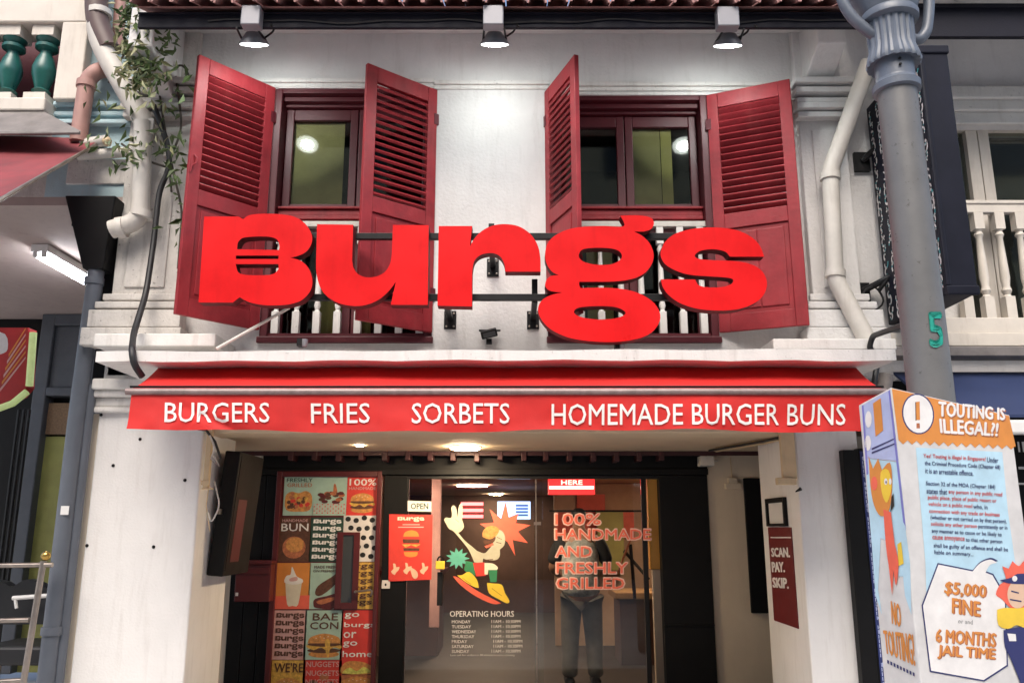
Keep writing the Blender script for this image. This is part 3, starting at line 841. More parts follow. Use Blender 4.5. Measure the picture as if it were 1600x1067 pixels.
L_u = [Z1([(829, 112, 1), (1037, 115, 1), (1031, 320, 1), (1040, 365), (1070, 402), (1115, 417), (1170, 412), (1220, 385), (1250, 335), (1259, 280, 1), (1265, 116, 1), (1471, 118, 1), (1466, 575, 1), (1253, 575, 1), (1282, 442, 1), (1245, 492), (1185, 545), (1110, 576), (1030, 581), (945, 562), (875, 515), (838, 450), (823, 370, 1)], 270, 320)]
L_r = [Z1([(57, 233, 1), (250, 233, 1), (236, 352, 1), (262, 305), (310, 258), (370, 230), (440, 222), (515, 234), (580, 275), (622, 335), (640, 405), (643, 495, 1), (440, 495, 1), (434, 450), (412, 410), (375, 390), (330, 390), (288, 405), (260, 438), (250, 490, 1), (248, 695, 1), (50, 690, 1)], 670, 290)]
L_g = [Z1([(1100, 174, 1), (1190, 171), (1272, 183), (1294, 215), (1278, 250), (1235, 265, 1), (1180, 265, 1), (1225, 288), (1268, 330), (1292, 390), (1284, 445), (1250, 495), (1195, 528), (1120, 546), (1030, 553, 1), (866, 553, 1), (864, 570), (872, 589, 1), (1000, 587), (1115, 595), (1215, 622), (1295, 675), (1331, 745), (1312, 810), (1255, 860), (1165, 888), (1050, 899), (920, 893), (800, 872), (700, 825), (645, 765), (628, 710), (648, 662), (700, 630), (770, 614, 1), (728, 611, 1), (690, 602), (669, 575), (678, 540), (705, 519), (748, 515, 1), (708, 495), (678, 450), (668, 395), (682, 335), (722, 290), (795, 254), (880, 238), (1000, 233), (1095, 237), (1124, 229), (1118, 205)], 670, 290),
       Z1([(862, 405), (880, 370), (940, 359), (1035, 360), (1090, 375), (1110, 403), (1094, 432), (1040, 454), (950, 453), (885, 435)], 670, 290),
       Z1([(835, 725), (862, 702), (950, 693), (1055, 696), (1112, 713), (1130, 735), (1095, 757), (1020, 769), (925, 766), (858, 749)], 670, 290)]
L_s = [[((x / 6.67 + 1010, y / 6.67 + 340) + tuple(q)) for x, y, *q in [(1228, 408, 1), (870, 408, 1), (830, 362), (770, 340), (690, 330), (600, 338), (540, 358), (505, 395), (530, 425), (620, 440), (760, 447), (900, 452), (1030, 470), (1140, 508), (1215, 570), (1255, 660), (1245, 760), (1185, 850), (1080, 915), (950, 955), (800, 968), (620, 962), (470, 935), (330, 880), (225, 800), (170, 720), (152, 645, 1), (510, 645, 1), (530, 690), (580, 718), (680, 728), (800, 722), (880, 695), (905, 660), (885, 635), (800, 622), (650, 612), (520, 604), (400, 585), (290, 545), (200, 490), (155, 420), (150, 350), (190, 260), (280, 180), (420, 130), (600, 105), (800, 108), (960, 138), (1090, 200), (1180, 290)]]]
LETTERS = [('B', L_B), ('u', L_u), ('r', L_r), ('g', L_g), ('s', L_s)]
sign = thing('shop_sign', P(760, 480, LY), 'big red cut out letters of the shop name on two black rails', 'sign')
for ch, loops in LETTERS:
    m = MB('letter')
    ls = [[P(x, y, LY) for x, y in smooth_loop(l)] for l in loops]
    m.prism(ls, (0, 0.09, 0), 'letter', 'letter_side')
    m.build('letter', sign)
for py in (370, 465):
    m = MB('blackm'); a, b = P(372, py, LY + 0.11), P(1120, py - 1, LY + 0.11); m.box((a.x, LY + 0.0915, a.z - 0.022), (b.x, LY + 0.13, a.z + 0.022)); m.build('rail', sign, bevel=0.003)
for px, py, dr in ((770, 417, 1), (703, 499, 1), (833, 499, 1)):
    c = P(px, py, -0.03)
    m = MB('blackm'); m.box((c.x - 0.045, -0.012, c.z - 0.07), (c.x + 0.045, -0.0005, c.z + 0.07)); 
    m.box((c.x - 0.02, LY + 0.14, c.z + 0.0), (c.x + 0.02, -0.0125, c.z + 0.04)); m.box((c.x - 0.02, LY + 0.131, c.z + 0.0), (c.x + 0.02, LY + 0.16, c.z + 0.17))
    for sx in (-0.028, 0.028):
        for sz in (-0.05, 0.05):
            m.lathe([(0.009, 0), (0.009, 0.007)], (c.x + sx, -0.012, c.z + sz), 6, 'steel', mtx=Matrix.Rotation(R(90), 3, 'X'))
    m.build('bracket', sign, bevel=0.003)

# ================================================================== awning
AY = -1.02
aw = thing('awning', P(790, 672, AY), 'red awning with a white lettered valance over the shop entrance', 'awning')
ax0, ax1 = Xp(203, 612, AY), Xp(1381, 612, AY)
zbar = Zy(612, AY)
prof = [(-0.48, 2.76), (-0.545, 2.715), (-0.61, 2.668), (-0.675, 2.622), (-0.74, 2.576), (-0.81, 2.530), (-0.88, 2.488), (-0.955, 2.452), (AY + 0.005, zbar + 0.018)]
def wav(x, z):
    return 0.006 * noise.noise(Vector((x * 2.3, z * 5, 1.0))) + 0.004 * noise.noise(Vector((x * 9, z * 11, 4.0)))
m = MB('awning')
n = 90
vs, fs = [], []
for i in range(n + 1):
    x = ax0 + (ax1 - ax0) * i / n
    for k, (y, z) in enumerate(prof):
        sag = 0.010 * noise.noise(Vector((x * 1.7, k * 0.35, 7))) * (1 if 0 < k < len(prof) - 1 else 0)
        vs.append((x + (0.01 * (1 - k / 8) * (1 if i == 0 else -1 if i == n else 0)), y, z + sag))
q = len(prof)
for i in range(n):
    for k in range(q - 1):
        fs.append((i * q + k, i * q + k + 1, (i + 1) * q + k + 1, (i + 1) * q + k))
m.add(vs, fs)
m.build('canopy', aw, smooth=60)
m = MB('awnbar'); m.tube([(ax0 - 0.02, AY - 0.005, zbar), (ax1 + 0.01, AY - 0.005, zbar)], 0.021, 12); m.tube([(ax0, AY - 0.004, zbar + 0.03), (ax1, AY - 0.004, zbar + 0.03)], 0.007, 6, 'black'); m.build('front_bar', aw, smooth=40)
# valance hangs from the bar
zv0, zv1 = Zy(673, AY), zbar - 0.012
vx1 = ax1 - 0.01
def vdisp(p):
    t = (zv1 - p.z) / (zv1 - zv0)
    x = p.x
    y = AY - 0.004 + t * (0.016 * math.sin(x * 4.1 + 0.6) + 0.026 * noise.noise(Vector((x * 3.1, p.z * 4, 0))) + 0.013 * noise.noise(Vector((x * 12, p.z * 10, 3))))
    y += 0.022 * t * math.exp(-((x - (ax0 + 0.16) - 0.5 * t) / 0.05) ** 2)
    return y
m = MB('awning')
vs, fs = [], []
NX, NZ = 150, 12
for i in range(NX + 1):
    x = ax0 + 0.012 + (vx1 - ax0 - 0.012) * i / NX
    for k in range(NZ + 1):
        t = k / NZ
        z = zv1 + (zv0 - zv1) * t
        p = Vector((x, 0, z)); 
        vs.append((x, vdisp(p), z + t * (0.008 * math.sin(x * 2.2) + 0.006 * math.sin(x * 7))))
for i in range(NX):
    for k in range(NZ):
        fs.append((i * (NZ + 1) + k, i * (NZ + 1) + k + 1, (i + 1) * (NZ + 1) + k + 1, (i + 1) * (NZ + 1) + k))
m.add(vs, fs)
m.build('valance', aw, smooth=70)
vp = YP(AY)
for s, a, t, b, bt in (('BURGERS', 259, 629, 421, 660), ('FRIES', 486, 630, 578, 661), ('SORBETS', 644, 630, 796, 662), ('HOMEMADE BURGER BUNS', 862, 631, 1321, 664)):
    m = MB('print_white'); m.rtext(s, a, t, b, bt, vp, bold=0.006, fn=lambda p: Vector((p.x, vdisp(p) - 0.006, p.z))); m.build('lettering', aw)
for x in (ax0 + 0.35, ax1 - 0.5):
    m = MB('awnbar'); m.tube(rounded([(x, -0.02, 2.50), (x + 0.12, -0.45, 2.50), (x, AY + 0.02, zbar)], 0.05), 0.016, 8); m.build('folding_arm', aw, smooth=40)

# ================================================================== floodlights on the eave
for (px, py, lab) in ((397, 70, 'grey floodlight above the leftmost red shutter'), (773, 70, 'grey floodlight shining on the white wall between the windows'), (1137, 72, 'grey floodlight above the rightmost red shutter')):
    Y = -0.62
    c = P(px, py, Y)
    t = thing('floodlight', c + Vector((0, 0, -0.05)), lab, 'floodlight', 'floodlights hung from the eave')
    til = Matrix.Translation(c) @ Matrix.Rotation(R(25), 4, 'X')
    m = MB('lampgrey')
    a, b = P(px - 8, py - 22, -0.80), P(px + 8, py - 52, -0.80)
    k0, k1 = P(px - 18, py - 24, -0.80), P(px + 14, py - 54, -0.80)
    m.box((k0.x, -0.86, k0.z), (k1.x, -0.772, k1.z)); m.build('junction_box', t, bevel=0.008)
    h = MB('lampgrey')
    h.lathe([(0.05, 0.085), (0.075, 0.05), (0.098, 0.02), (0.108, 0.0)][::-1], (0, 0, 0), 28)
    h.v = [til @ v for v in h.v]
    h.build('housing', t, smooth=40)
    l = MB('lens'); l.lathe([(0.098, -0.004), (0.098, -0.001)], (0, 0, 0), 28); l.v = [til @ v for v in l.v]; l.build('lens', t)
    l = MB('led'); l.lathe([(0.052, -0.010), (0.052, -0.0045)], (0, 0, 0), 20); l.v = [til @ v for v in l.v]; l.build('led', t)
    for s in (-1, 1):
        m = MB('blackm')
        bar(m, c + Vector((s * 0.085, 0, 0.03)), Vector((c.x + s * 0.07, -0.80, k0.z + 0.01)), 0.008, n=6); m.build('yoke_arm', t)
    m = MB('blackm')
    m.tube(rounded([c + Vector((0.05, 0.03, 0.06)), c + Vector((0.16, -0.03, 0.10)), c + Vector((0.13, -0.10, 0.16)), Vector((c.x + 0.17, -0.78, k0.z + 0.03))], 0.05), 0.008, 6)
    m.build('lead', t)
m = MB('cable')
m.tube([(EX + 0.5 + (1.9 - EX) * k / 40, -0.778, zf + 0.045 + 0.012 * math.sin(k * 0.55) + 0.008 * math.sin(k * 1.3)) for k in range(41)], 0.006, 5)
tag(m.build('cable', smooth=50), 'thin cable sagging along the dark eave between the floodlights', 'cable')
c = P(764, 521, -0.06)
t = thing('spotlight', c, 'small black spotlight on the wall under the letter r', 'spotlight')
T = Matrix.Translation(c) @ Matrix.Rotation(R(-14), 4, 'Y') @ Matrix.Rotation(R(25), 4, 'X')
m = MB('black'); m.box((-0.06, -0.035, -0.028), (0.06, 0.03, 0.028), mtx=T); m.build('housing', t, bevel=0.006)
m = MB('tower_dark'); m.box((-0.045, -0.038, -0.018), (0.045, -0.0355, 0.018), mtx=T); m.build('lens', t)
m = MB('blackm'); m.box((c.x - 0.02, -0.04, c.z - 0.07), (c.x + 0.02, -0.001, c.z - 0.035)); m.box((c.x - 0.075, -0.05, c.z + 0.02), (c.x + 0.085, -0.035, c.z + 0.032)); m.build('mount', t)
for px, py, l in ((470, 537, 'small black lamp on the ledge under the letter B'), (965, 541, 'small grey lamp on the ledge under the letter g')):
    c = P(px, py, -0.5)
    m = MB('blackm'); m.box((c.x - 0.02, -0.53, c.z - 0.02), (c.x + 0.01, -0.46, c.z + 0.03)); m.lathe([(0.018, 0), (0.024, 0.02), (0.024, 0.05)], c + Vector((0.025, 0, -0.02)), 10, 'lampgrey'); tag(m.build('ledge_lamp', smooth=40), l, 'lamp')
m = MB('pipe_white'); bar(m, P(338, 545, -0.60), P(452, 481, -0.40), 0.011); tag(m.build('stay_rod'), 'thin white stay rod slanting up from the ledge behind letter B', 'rod')

# ================================================================== downpipes and cables
def pipe(name, path, r, mt, label, cat='drainpipe', collars=(), fil=0.10, extra=None):
    t = thing(name, Vector(path[-1]), label, cat)
    m = MB(mt); m.tube(rounded(path, fil), r, 14); m.build('tube', t, smooth=45)
    for a, b in collars:
        a, b = Vector(a), Vector(b)
        d = (b - a).normalized()
        m = MB(extra or mt); m.tube([a - d * 0.028, a - d * 0.026, a + d * 0.026, a + d * 0.028], [r, r * 1.2, r * 1.2, r], 14); m.build('collar', t, smooth=45)
    return t
Y = -0.16
t = pipe('drainpipe', [P(150, -70, Y), P(152, 55, Y), P(168, 92, Y), P(233, 205, Y)], 0.078, 'pipe_white', 'weathered white drainpipe slanting across the wall beside the vine')
m = MB('pipe_brown'); m.tube(rounded([P(150, -60, Y), P(151, 35, Y), P(170, 78, Y)], 0.15), 0.086, 14); m.build('elbow', t, smooth=45)
m = MB('pipe_white'); m.tube([P(155, 18, Y), P(155, 26, Y)], 0.094, 14); m.build('collar', t, smooth=45)
m = MB('pipe_white'); bar(m, P(236, 205, -0.12), P(262, 245, -0.12), 0.025); m.box(P(229, 208, -0.22), P(243, 188, -0.19)); m.build('strap', t)
Y = -0.20
pipe('drainpipe', [P(224, 192, Y), P(219, 345, Y), P(174, 359, Y)], 0.068, 'pipe_white', 'short beige drainpipe with an elbow turning left above the pilaster', collars=[(P(222, 335, Y), P(219, 345, Y)), (P(190, 356, Y), P(174, 359, Y))])
Y = -0.12
pipe('drainpipe', [P(178, 106, 0.05), P(150, 112, Y), P(136, 126, Y), P(122, 222, Y)], 0.062, 'pipe_pink', 'faded pink drainpipe bending down the pale blue wall', collars=[(P(135, 133, Y), P(122, 222, Y))])
m = MB('pipe_pink'); m.tube([P(192, -40, 0.0), P(184, 75, 0.0)], 0.05, 12); tag(m.build('drainpipe', smooth=40), 'thin pink pipe running up behind the brown elbow', 'drainpipe')
m = MB('pipe_white'); m.tube([P(122, 243, -0.08), P(200, 238, -0.08)], 0.04, 10); m.ball(P(167, 221, -0.15), 0.036, 'conduit'); m.tube([P(128, 226, -0.1), P(170, 220, -0.1)], 0.045, 10); tag(m.build('stub_pipe', smooth=40), 'grey stub pipe with a brass end beside the red awning edge', 'pipe')
Y = 0.0
X1 = Xp(103, 797, Y - 0.1)
hz = Zy(430, -0.1)
t = pipe('drainpipe', [Vector((X1 + 0.02, -0.1, hz + 0.05)), Vector((X1, -0.1, 2.4)), Vector((X1, -0.1, 0.0))], 0.058, 'pipe_grey', 'thick slate grey drainpipe with a hopper left of the white pillar', collars=[(Vector((X1, -0.1, Zy(985, -0.1))), Vector((X1, -0.1, 0))), (Vector((X1 + 0.012, -0.1, Zy(440, -0.1))), Vector((X1, -0.1, 0)))])
hop = MB('black')
h0, h1 = hz + 0.03, Zy(315, -0.1)
hop.hexa([(X1 - 0.05, -0.17, h0), (X1 + 0.10, -0.17, h0), (X1 + 0.16, -0.22, h1), (X1 - 0.22, -0.22, h1)], [(X1 - 0.05, -0.02, h0), (X1 + 0.10, -0.02, h0), (X1 + 0.16, -0.005, h1), (X1 - 0.22, -0.005, h1)])
hop.build('hopper', t, bevel=0.01)
m = MB('white'); q = P(99, 797, -0.165); m.box((q.x - 0.02, -0.163, q.z - 0.03), (q.x + 0.035, -0.157, q.z + 0.03)); m.build('sticker', t)
X2 = Xp(120, 797, -0.06)
pipe('drainpipe', [Vector((X2, -0.055, 2.62)), Vector((X2, -0.055, 0.0))], 0.038, 'pipe_grey', 'thin slate grey pipe squeezed between drainpipe and white pillar', collars=())
Y = -0.20
pa, pb, pc, pd = P(1358, 98, Y - 0.1), P(1297, 268, Y), P(1305, 436, Y), P(1366, 552, Y - 0.1)
pipe('drainpipe', [pa, pb, pc, pd], 0.062, 'pipe_white', 'cream drainpipe zigzagging down the wall beside the lamp post', collars=[(P(1297, 276, Y), pc), (P(1305, 428, Y), pc)], fil=0.06)
m = MB('cable'); m.tube(rounded([P(240, 165, -0.22), P(262, 225, -0.2), P(266, 262, -0.2), P(249, 296, -0.2), P(240, 380, -0.21), P(228, 460, -0.28), P(209, 520, -0.55), P(206, 546, -0.93), P(209, 569, -0.935), P(222, 588, -0.86)], 0.12), 0.022, 8); tag(m.build('cable', smooth=50), 'thick black cable hanging down the left pilaster', 'cable')
m = MB('cable')
m.tube(rounded([P(1432, 500, -1.2), P(1400, 512, -0.9), P(1363, 525, -0.5), P(1358, 545, -0.42), P(1372, 556, -0.45), P(1366, 600, -0.5), P(1360, 640, -0.5)], 0.08), 0.020, 8)
m.tube(rounded([P(1385, 585, -0.4), P(1380, 620, -0.4), P(1390, 660, -0.4)], 0.08), 0.05, 8, 'tin')
tag(m.build('cable', smooth=50), 'black cable curling from the lamp post to the ledge end', 'cable')

# ================================================================== climbing plant
vine = thing('climbing_plant', P(250, 262, -0.1), 'scraggly green climbing plant on the wall beside the slanting drainpipe', 'plant')
m = MB('stem')
for pts in ([(268, 300), (262, 230), (245, 120), (215, 30), (205, -20)], [(262, 230), (285, 330), (278, 420)], [(250, 130), (285, 95), (300, 130)], [(262, 262), (225, 250), (190, 225)], [(215, 60), (190, 90), (170, 130)], [(266, 250), (285, 200), (275, 120)]):
    m.tube(rounded([P(x, y, -0.14 - 0.05 * random.random()) for x, y in pts], 0.1), 0.009, 5)
m.build('stem', vine)
def leaves(mt, clusters):
    m = MB(mt)
    for cx, cy, sx, sy, n in clusters:
        for _ in range(n):
            p = P(cx + random.gauss(0, sx), cy + random.gauss(0, sy), -0.14 - abs(random.gauss(0, 0.10)) - (0.28 if cy < 140 else 0.06))
            L = random.uniform(0.05, 0.12); w = L * random.uniform(0.13, 0.2)
            d = Vector((random.gauss(0, 0.8), random.gauss(0, 0.5), random.gauss(-0.5, 0.7))).normalized()
            s = d.cross(Vector((random.gauss(0, 1), random.gauss(0, 1), random.gauss(0, 1)))).normalized()
            nn = d.cross(s) * L * 0.12
            m.add([p, p + d * L * 0.45 + s * w + nn, p + d * L - nn * 1.5, p + d * L * 0.45 - s * w + nn], [(0, 1, 2), (0, 2, 3)])
    return m
leaves('leaf', [(222, 90, 12, 26, 110), (213, 30, 13, 26, 100), (205, 15, 10, 14, 50), (230, 60, 18, 30, 90), (262, 60, 14, 30, 22), (238, 115, 9, 14, 28), (215, 225, 16, 14, 32), (262, 205, 9, 40, 26), (282, 130, 10, 28, 12), (284, 300, 5, 45, 16), (160, 150, 12, 20, 10), (190, 250, 10, 10, 12), (275, 255, 5, 14, 10), (160, 215, 22, 20, 10)]).build('foliage', vine)
leaves('leaf_dry', [(215, 60, 16, 40, 110), (222, 110, 14, 16, 45), (205, 130, 14, 20, 14), (205, 228, 14, 12, 14), (250, 180, 16, 40, 12), (190, 70, 10, 30, 16)]).build('foliage', vine)

# ================================================================== left neighbour's things
t = thing('awning', P(80, 260, -0.5), 'dark red weathered awning on the left neighbour, seen from below', 'awning')
xr = -3.2
p0 = Vector((xr, -0.02, Zy(214, -0.02))); p1 = Vector((xr, -1.30, Zy(214, -0.02) - 1.09))
m = MB('awn2')
vs, fs = [], []
for i in range(13):
    for k in range(9):
        q = p0.lerp(p1, k / 8)
        vs.append((xr - i * 0.28, q.y, q.z - 0.025 * math.sin(math.pi * k / 8) - 0.008 * math.sin(i * 1.7)))
for i in range(12):
    for k in range(8):
        fs.append((i * 9 + k, i * 9 + k + 1, (i + 1) * 9 + k + 1, (i + 1) * 9 + k))
m.add(vs, fs); m.build('fabric', t, smooth=60)
m = MB('steel'); bar(m, p0 + Vector((0, 0, -0.03)), p1 + Vector((0, 0, -0.03)), 0.014); bar(m, p1, p1 + Vector((-3.3, 0, 0)), 0.016); m.build('frame', t)
t = thing('metal_canopy', P(60, 200, -0.3), 'small rusty sheet metal canopy above the dark red awning', 'canopy')
yf = -0.42
a0, a1 = P(126, 207, yf), P(0, 217, yf)
zb = Zy(178, -0.02)
m = MB('tin')
xw = Xp(70, 172, -0.02)
m.hexa([(-6.5, yf, a1.z), (a0.x, yf, a0.z - 0.02), (a0.x, yf, a0.z + 0.01), (-6.5, yf, a1.z + 0.03)], [(-6.5, -0.101, zb - 0.05), (xw, -0.101, zb - 0.05), (xw, -0.101, zb), (-6.5, -0.101, zb)])
m.build('sheet', t)
m = MB('tin'); bar(m, (-6.5, yf - 0.01, a1.z), (a0.x, yf - 0.01, a0.z - 0.01), 0.012); m.build('edge_rail', t)
# fluorescent lamp on the neighbour's ceiling
c0, c1 = P(52, 400, 1.0), P(152, 455, 1.0)
zc = 4.02
def onceil(px, py, z):
    d = ray(px, py); return CAM + d * ((z - CAM.z) / d.z)
e0, e1 = onceil(60, 398, 3.93), onceil(150, 449, 3.93)
t = thing('fluorescent_lamp', (e0 + e1) / 2, 'lit fluorescent tube lamp under the left neighbour walkway ceiling', 'lamp')
d = (e1 - e0).normalized(); s = Vector((-d.y, d.x, 0))
m = MB('tube'); bar(m, e0 + d * 0.04 + s * 0.03, e1 - d * 0.02 + s * 0.03, 0.020, n=10); m.build('tube', t)
m = MB('tube'); bar(m, e0 + d * 0.04 - s * 0.04, e1 - d * 0.02 - s * 0.04, 0.020, n=10); m.build('tube', t)
m = MB('white'); B = Matrix(((d.x, s.x, 0, e0.x), (d.y, s.y, 0, e0.y), (0, 0, 1, e0.z), (0, 0, 0, 1))); L = (e1 - e0).length
m.box((0, -0.075, 0.03), (L + 0.1, 0.075, 0.098), mtx=B); m.box((0, -0.06, -0.02), (0.03, -0.02, 0.03), mtx=B); m.box((0, 0.01, -0.02), (0.03, 0.05, 0.03), mtx=B); m.build('batten', t, bevel=0.005)
# red hanging signboard with a lime tube border
YB = 1.2
t = thing('signboard', P(10, 640, YB), 'red striped signboard edged with a lime tube, hanging in the left walkway', 'sign')
m = MB('redsign'); m.prism([[P(-60, 512, YB), P(46, 512, YB), P(42, 604, YB), P(30, 618, YB), P(-60, 660, YB)]], (0, 0.12, 0)); m.build('board', t, bevel=0.01)
m = MB('lime_tube'); m.tube([P(52, 520, YB - 0.03), P(46, 603, YB - 0.03)], 0.032, 10); m.tube([P(42, 612, YB - 0.03), P(20, 630, YB - 0.03), P(-40, 652, YB - 0.03)], 0.030, 10); m.build('border_tube', t, smooth=50)
for k in range(6):
    m = MB('i_orange' if k % 2 else 'i_pink'); o = k * 9
    m.pix([(0 + o * 0.3, 612 - o * 1.2), (40, 560 - o), (40, 557 - o), (0 + o * 0.3, 607 - o * 1.2)], YP(YB)); m.build('stripe', t)
m = MB('i_paper'); m.pix([(-20, 520), (8, 522), (12, 545), (2, 553), (-20, 556)], YP(YB), sub=3); m.build('patch', t)
# railing with brass knob and the dark chair behind it
YR = -0.30
t = thing('railing', P(38, 1067, YR), 'steel railing with a brass ball at the lower left', 'railing')
m = MB('steel'); m.tube([P(68, 876, YR), P(31, 1100, YR)], 0.021, 10); m.build('post', t, smooth=50)
for y0, y1, x1 in ((884, 882, 82), (971, 968, 46), (1068, 1062, 40)):
    m = MB('steel'); m.tube([P(-60, y0, YR), P(x1, y1, YR)], 0.017, 10); m.build('rail', t, smooth=50)
m = MB('brass'); m.ball(P(72, 868, YR), 0.032, n=14); m.build('ball', t, smooth=60)
YCH = 0.5
t = thing('chair', P(30, 1060, YCH), 'black vinyl chair with a chrome arm behind the steel railing', 'chair')
m = MB('blackcloth'); m.prism([[P(x, y, YCH) for x, y in smooth_loop([(-40, 910), (0, 908), (18, 916), (40, 905), (62, 912), (78, 928), (80, 975, 1), (-40, 975, 1)])]], (0, 0.10, 0)); m.build('backrest', t, bevel=0.015)
m = MB('blackcloth'); a, b = P(-40, 1040, YCH - 0.4), P(80, 1010, YCH - 0.4); m.box((a.x, YCH - 0.4, a.z), (b.x, YCH + 0.1, b.z)); m.build('seat', t, bevel=0.02)
m = MB('white'); bar(m, P(20, 934, YCH - 0.1), P(80, 930, YCH - 0.1), 0.016); bar(m, P(24, 936, YCH - 0.1), P(26, 950, YCH - 0.1), 0.012); m.build('arm', t)
for px in (0, 70):
    m = MB('steel'); q = P(px, 1030, YCH); bar(m, (q.x, YCH, q.z), (q.x, YCH, 0.1), 0.015); m.build('leg', t)

# ================================================================== lamp post
LX, LPY = 2.2, -1.70
post = thing('lamp_post', (LX, LPY, 0), 'grey painted lamp post with a fluted cap and a green painted number', 'lamp post')
zz = lambda py: Zy(py, LPY - 0.1)
m = MB('grey'); m.lathe([(0.122, 0), (0.118, 1.2), (0.112, 2.6), (0.106, zz(128))], (LX, LPY, 0), 32); m.build('pole', post, smooth=40)
m = MB('grey_blue'); m.lathe([(0.104, zz(132)), (0.128, zz(130)), (0.13, zz(120)), (0.112, zz(116)), (0.108, zz(112))], (LX, LPY, 0), 32); m.build('collar', post, smooth=40)
m = MB('grey_blue'); m.lathe([(0.107, zz(114)), (0.105, zz(80))], (LX, LPY, 0), 32)
for dz in (102, 93):
    m.lathe([(0.008, 0), (0.008, 0.008)], (LX - 0.02, LPY - 0.108, zz(dz)), 6, 'black', mtx=Matrix.Rotation(R(90), 3, 'X'))
m.build('sleeve', post, smooth=40)
m = MB('grey_blue'); m.lathe([(0.10, zz(84)), (0.146, zz(88)), (0.15, zz(84)), (0.140, zz(74)), (0.126, zz(62)), (0.128, zz(45)), (0.130, zz(22))], (LX, LPY, 0), 60, flute=3); m.build('fluted_cap', post, smooth=25)
m = MB('grey_blue'); m.lathe([(0.13, zz(23)), (0.160, zz(20)), (0.162, zz(12)), (0.150, zz(8)), (0.175, zz(-8)), (0.20, zz(-30)), (0.205, zz(-70)), (0.12, zz(-90)), (0.11, zz(-200))], (LX, LPY, 0), 32); m.build('bell', post, smooth=40)
for pts in ([(1312, -60), (1314, 0), (1330, 27), (1352, 46), (1376, 62)], [(1450, -60), (1452, 15), (1448, 50), (1436, 64), (1420, 60)]):
    m = MB('grey_blue'); m.tube(rounded([P(x, y, LPY - 0.02) for x, y in pts], 0.08), 0.032, 8); m.build('scroll_arm', post, smooth=50)
def on_pole(px, py, r):
    d = ray(px, py); ox, oy = CAM.x - LX, CAM.y - LPY
    a = d.x * d.x + d.y * d.y; b = ox * d.x + oy * d.y; c = ox * ox + oy * oy - r * r
    q = b * b - a * c
    t = (-b - math.sqrt(max(q, 0))) / a
    return CAM + d * t
vs, fs = text_shape('5', 0.035)
m = MB('i_five')
for k, (ox, oy) in enumerate(((-1.5, 0), (1.5, 0), (0, -2), (0, 2))):
    pv = []
    for u, v in vs:
        x = 1449 + ox + 23 * u + (1 - v) * 5; y = 541 + oy - 52 * v
        pv.append(on_pole(min(x, 1472 + (1 - v) * 2), y, 0.1172 + 0.0003 * k))
    m.add(pv, fs); m.build('painted_number', post)

# ================================================================== projecting black sign
bx = 2.786; yb, yf = -0.05, -0.91
t = thing('projecting_sign', (2.95, -0.4, 3.03), 'tall black projecting lightbox sign behind the lamp post', 'sign')
zl, zh = Zy(458, yf), Zy(74, yf)
m = MB('indigo'); m.box((bx, yf, zl), (2.98, yb, zh)); m.box((bx - 0.008, yf - 0.012, zl - 0.01), (2.988, yf + 0.02, zl + 0.05)); m.box((bx - 0.008, yf - 0.012, zh - 0.05), (2.988, yf + 0.02, zh + 0.01)); m.box((bx - 0.008, yf - 0.012, zl + 0.05), (bx + 0.025, yf + 0.015, zh - 0.05)); m.build('case', t, bevel=0.008)
m = MB('i_paper')
rr = random.Random(5)
z = zl + 0.05
rows = 0
while z < zh - 0.05:
    for j in range(7):
        y0 = yf + 0.06 + j * 0.122
        r = rr.uniform(0.022, 0.04); a0 = rr.uniform(0, 6.28); sw = rr.uniform(3.2, 5.2)
        cur = []
        for k in range(12):
            a = a0 + sw * k / 11
            rad = r * (1 - 0.55 * k / 11)
            cur.append(Vector((bx - 0.0035, y0 + math.cos(a) * rad, z + math.sin(a) * rad * 1.25)))
        for k in range(11):
            w = 0.0095 * (1 - 0.5 * k / 11)
            a, b = cur[k], cur[k + 1]
            dd = (b - a).normalized(); nn = Vector((0, -dd.z, dd.y)) * w
            m.add([a - nn, b - nn, b + nn, a + nn], [(0, 1, 2, 3)], 'teal' if rr.random() < 0.22 else 'i_paper')
    z += 0.058
m.build('scroll_print', t)
for py, n in ((250, 0), (455, 1)):
    q = P(1348, py, -0.02)
    m = MB('blackm'); m.box((q.x - 0.06, -0.012, q.z - 0.09), (q.x + 0.06, 0.019, q.z + 0.07)); m.tube([Vector((q.x, -0.01, q.z)), Vector((bx + 0.1, -0.20, q.z + 0.12))], 0.025, 8)
    m.build('bracket', t, bevel=0.003)
m = MB('cable')
cc = P(1364, 466, -0.06)
m.tube([cc + Vector((math.cos(a) * 0.075, 0.01 * math.sin(3 * a), math.sin(a) * 0.085)) for a in [k * 0.4 for k in range(26)]], 0.008, 6); m.tube(rounded([cc + Vector((0.05, 0, 0.06)), P(1380, 445, -0.10), P(1390, 430, -0.14)], 0.03), 0.018, 6)
m.build('cable_coil', t)

# right neighbour's blue awning and white roller
t = thing('awning', P(1560, 660, -0.5), 'plain navy blue awning over the right neighbour shop front', 'awning')
za, zb = Zy(572, -0.35), Zy(652, -0.75)
m = MB('blue_board'); m.hexa([(2.75, -0.75, zb), (7, -0.75, zb), (7, -0.75, zb + 0.02), (2.75, -0.75, zb + 0.02)], [(2.75, -0.13, za - 0.02), (7, -0.13, za - 0.02), (7, -0.13, za), (2.75, -0.13, za)]); m.build('fabric', t)
m = MB('white'); q = Zy(668, -0.72); m.box((2.78, -0.77, q - 0.045), (7, -0.70, q + 0.045)); m.build('roller', t, bevel=0.015)
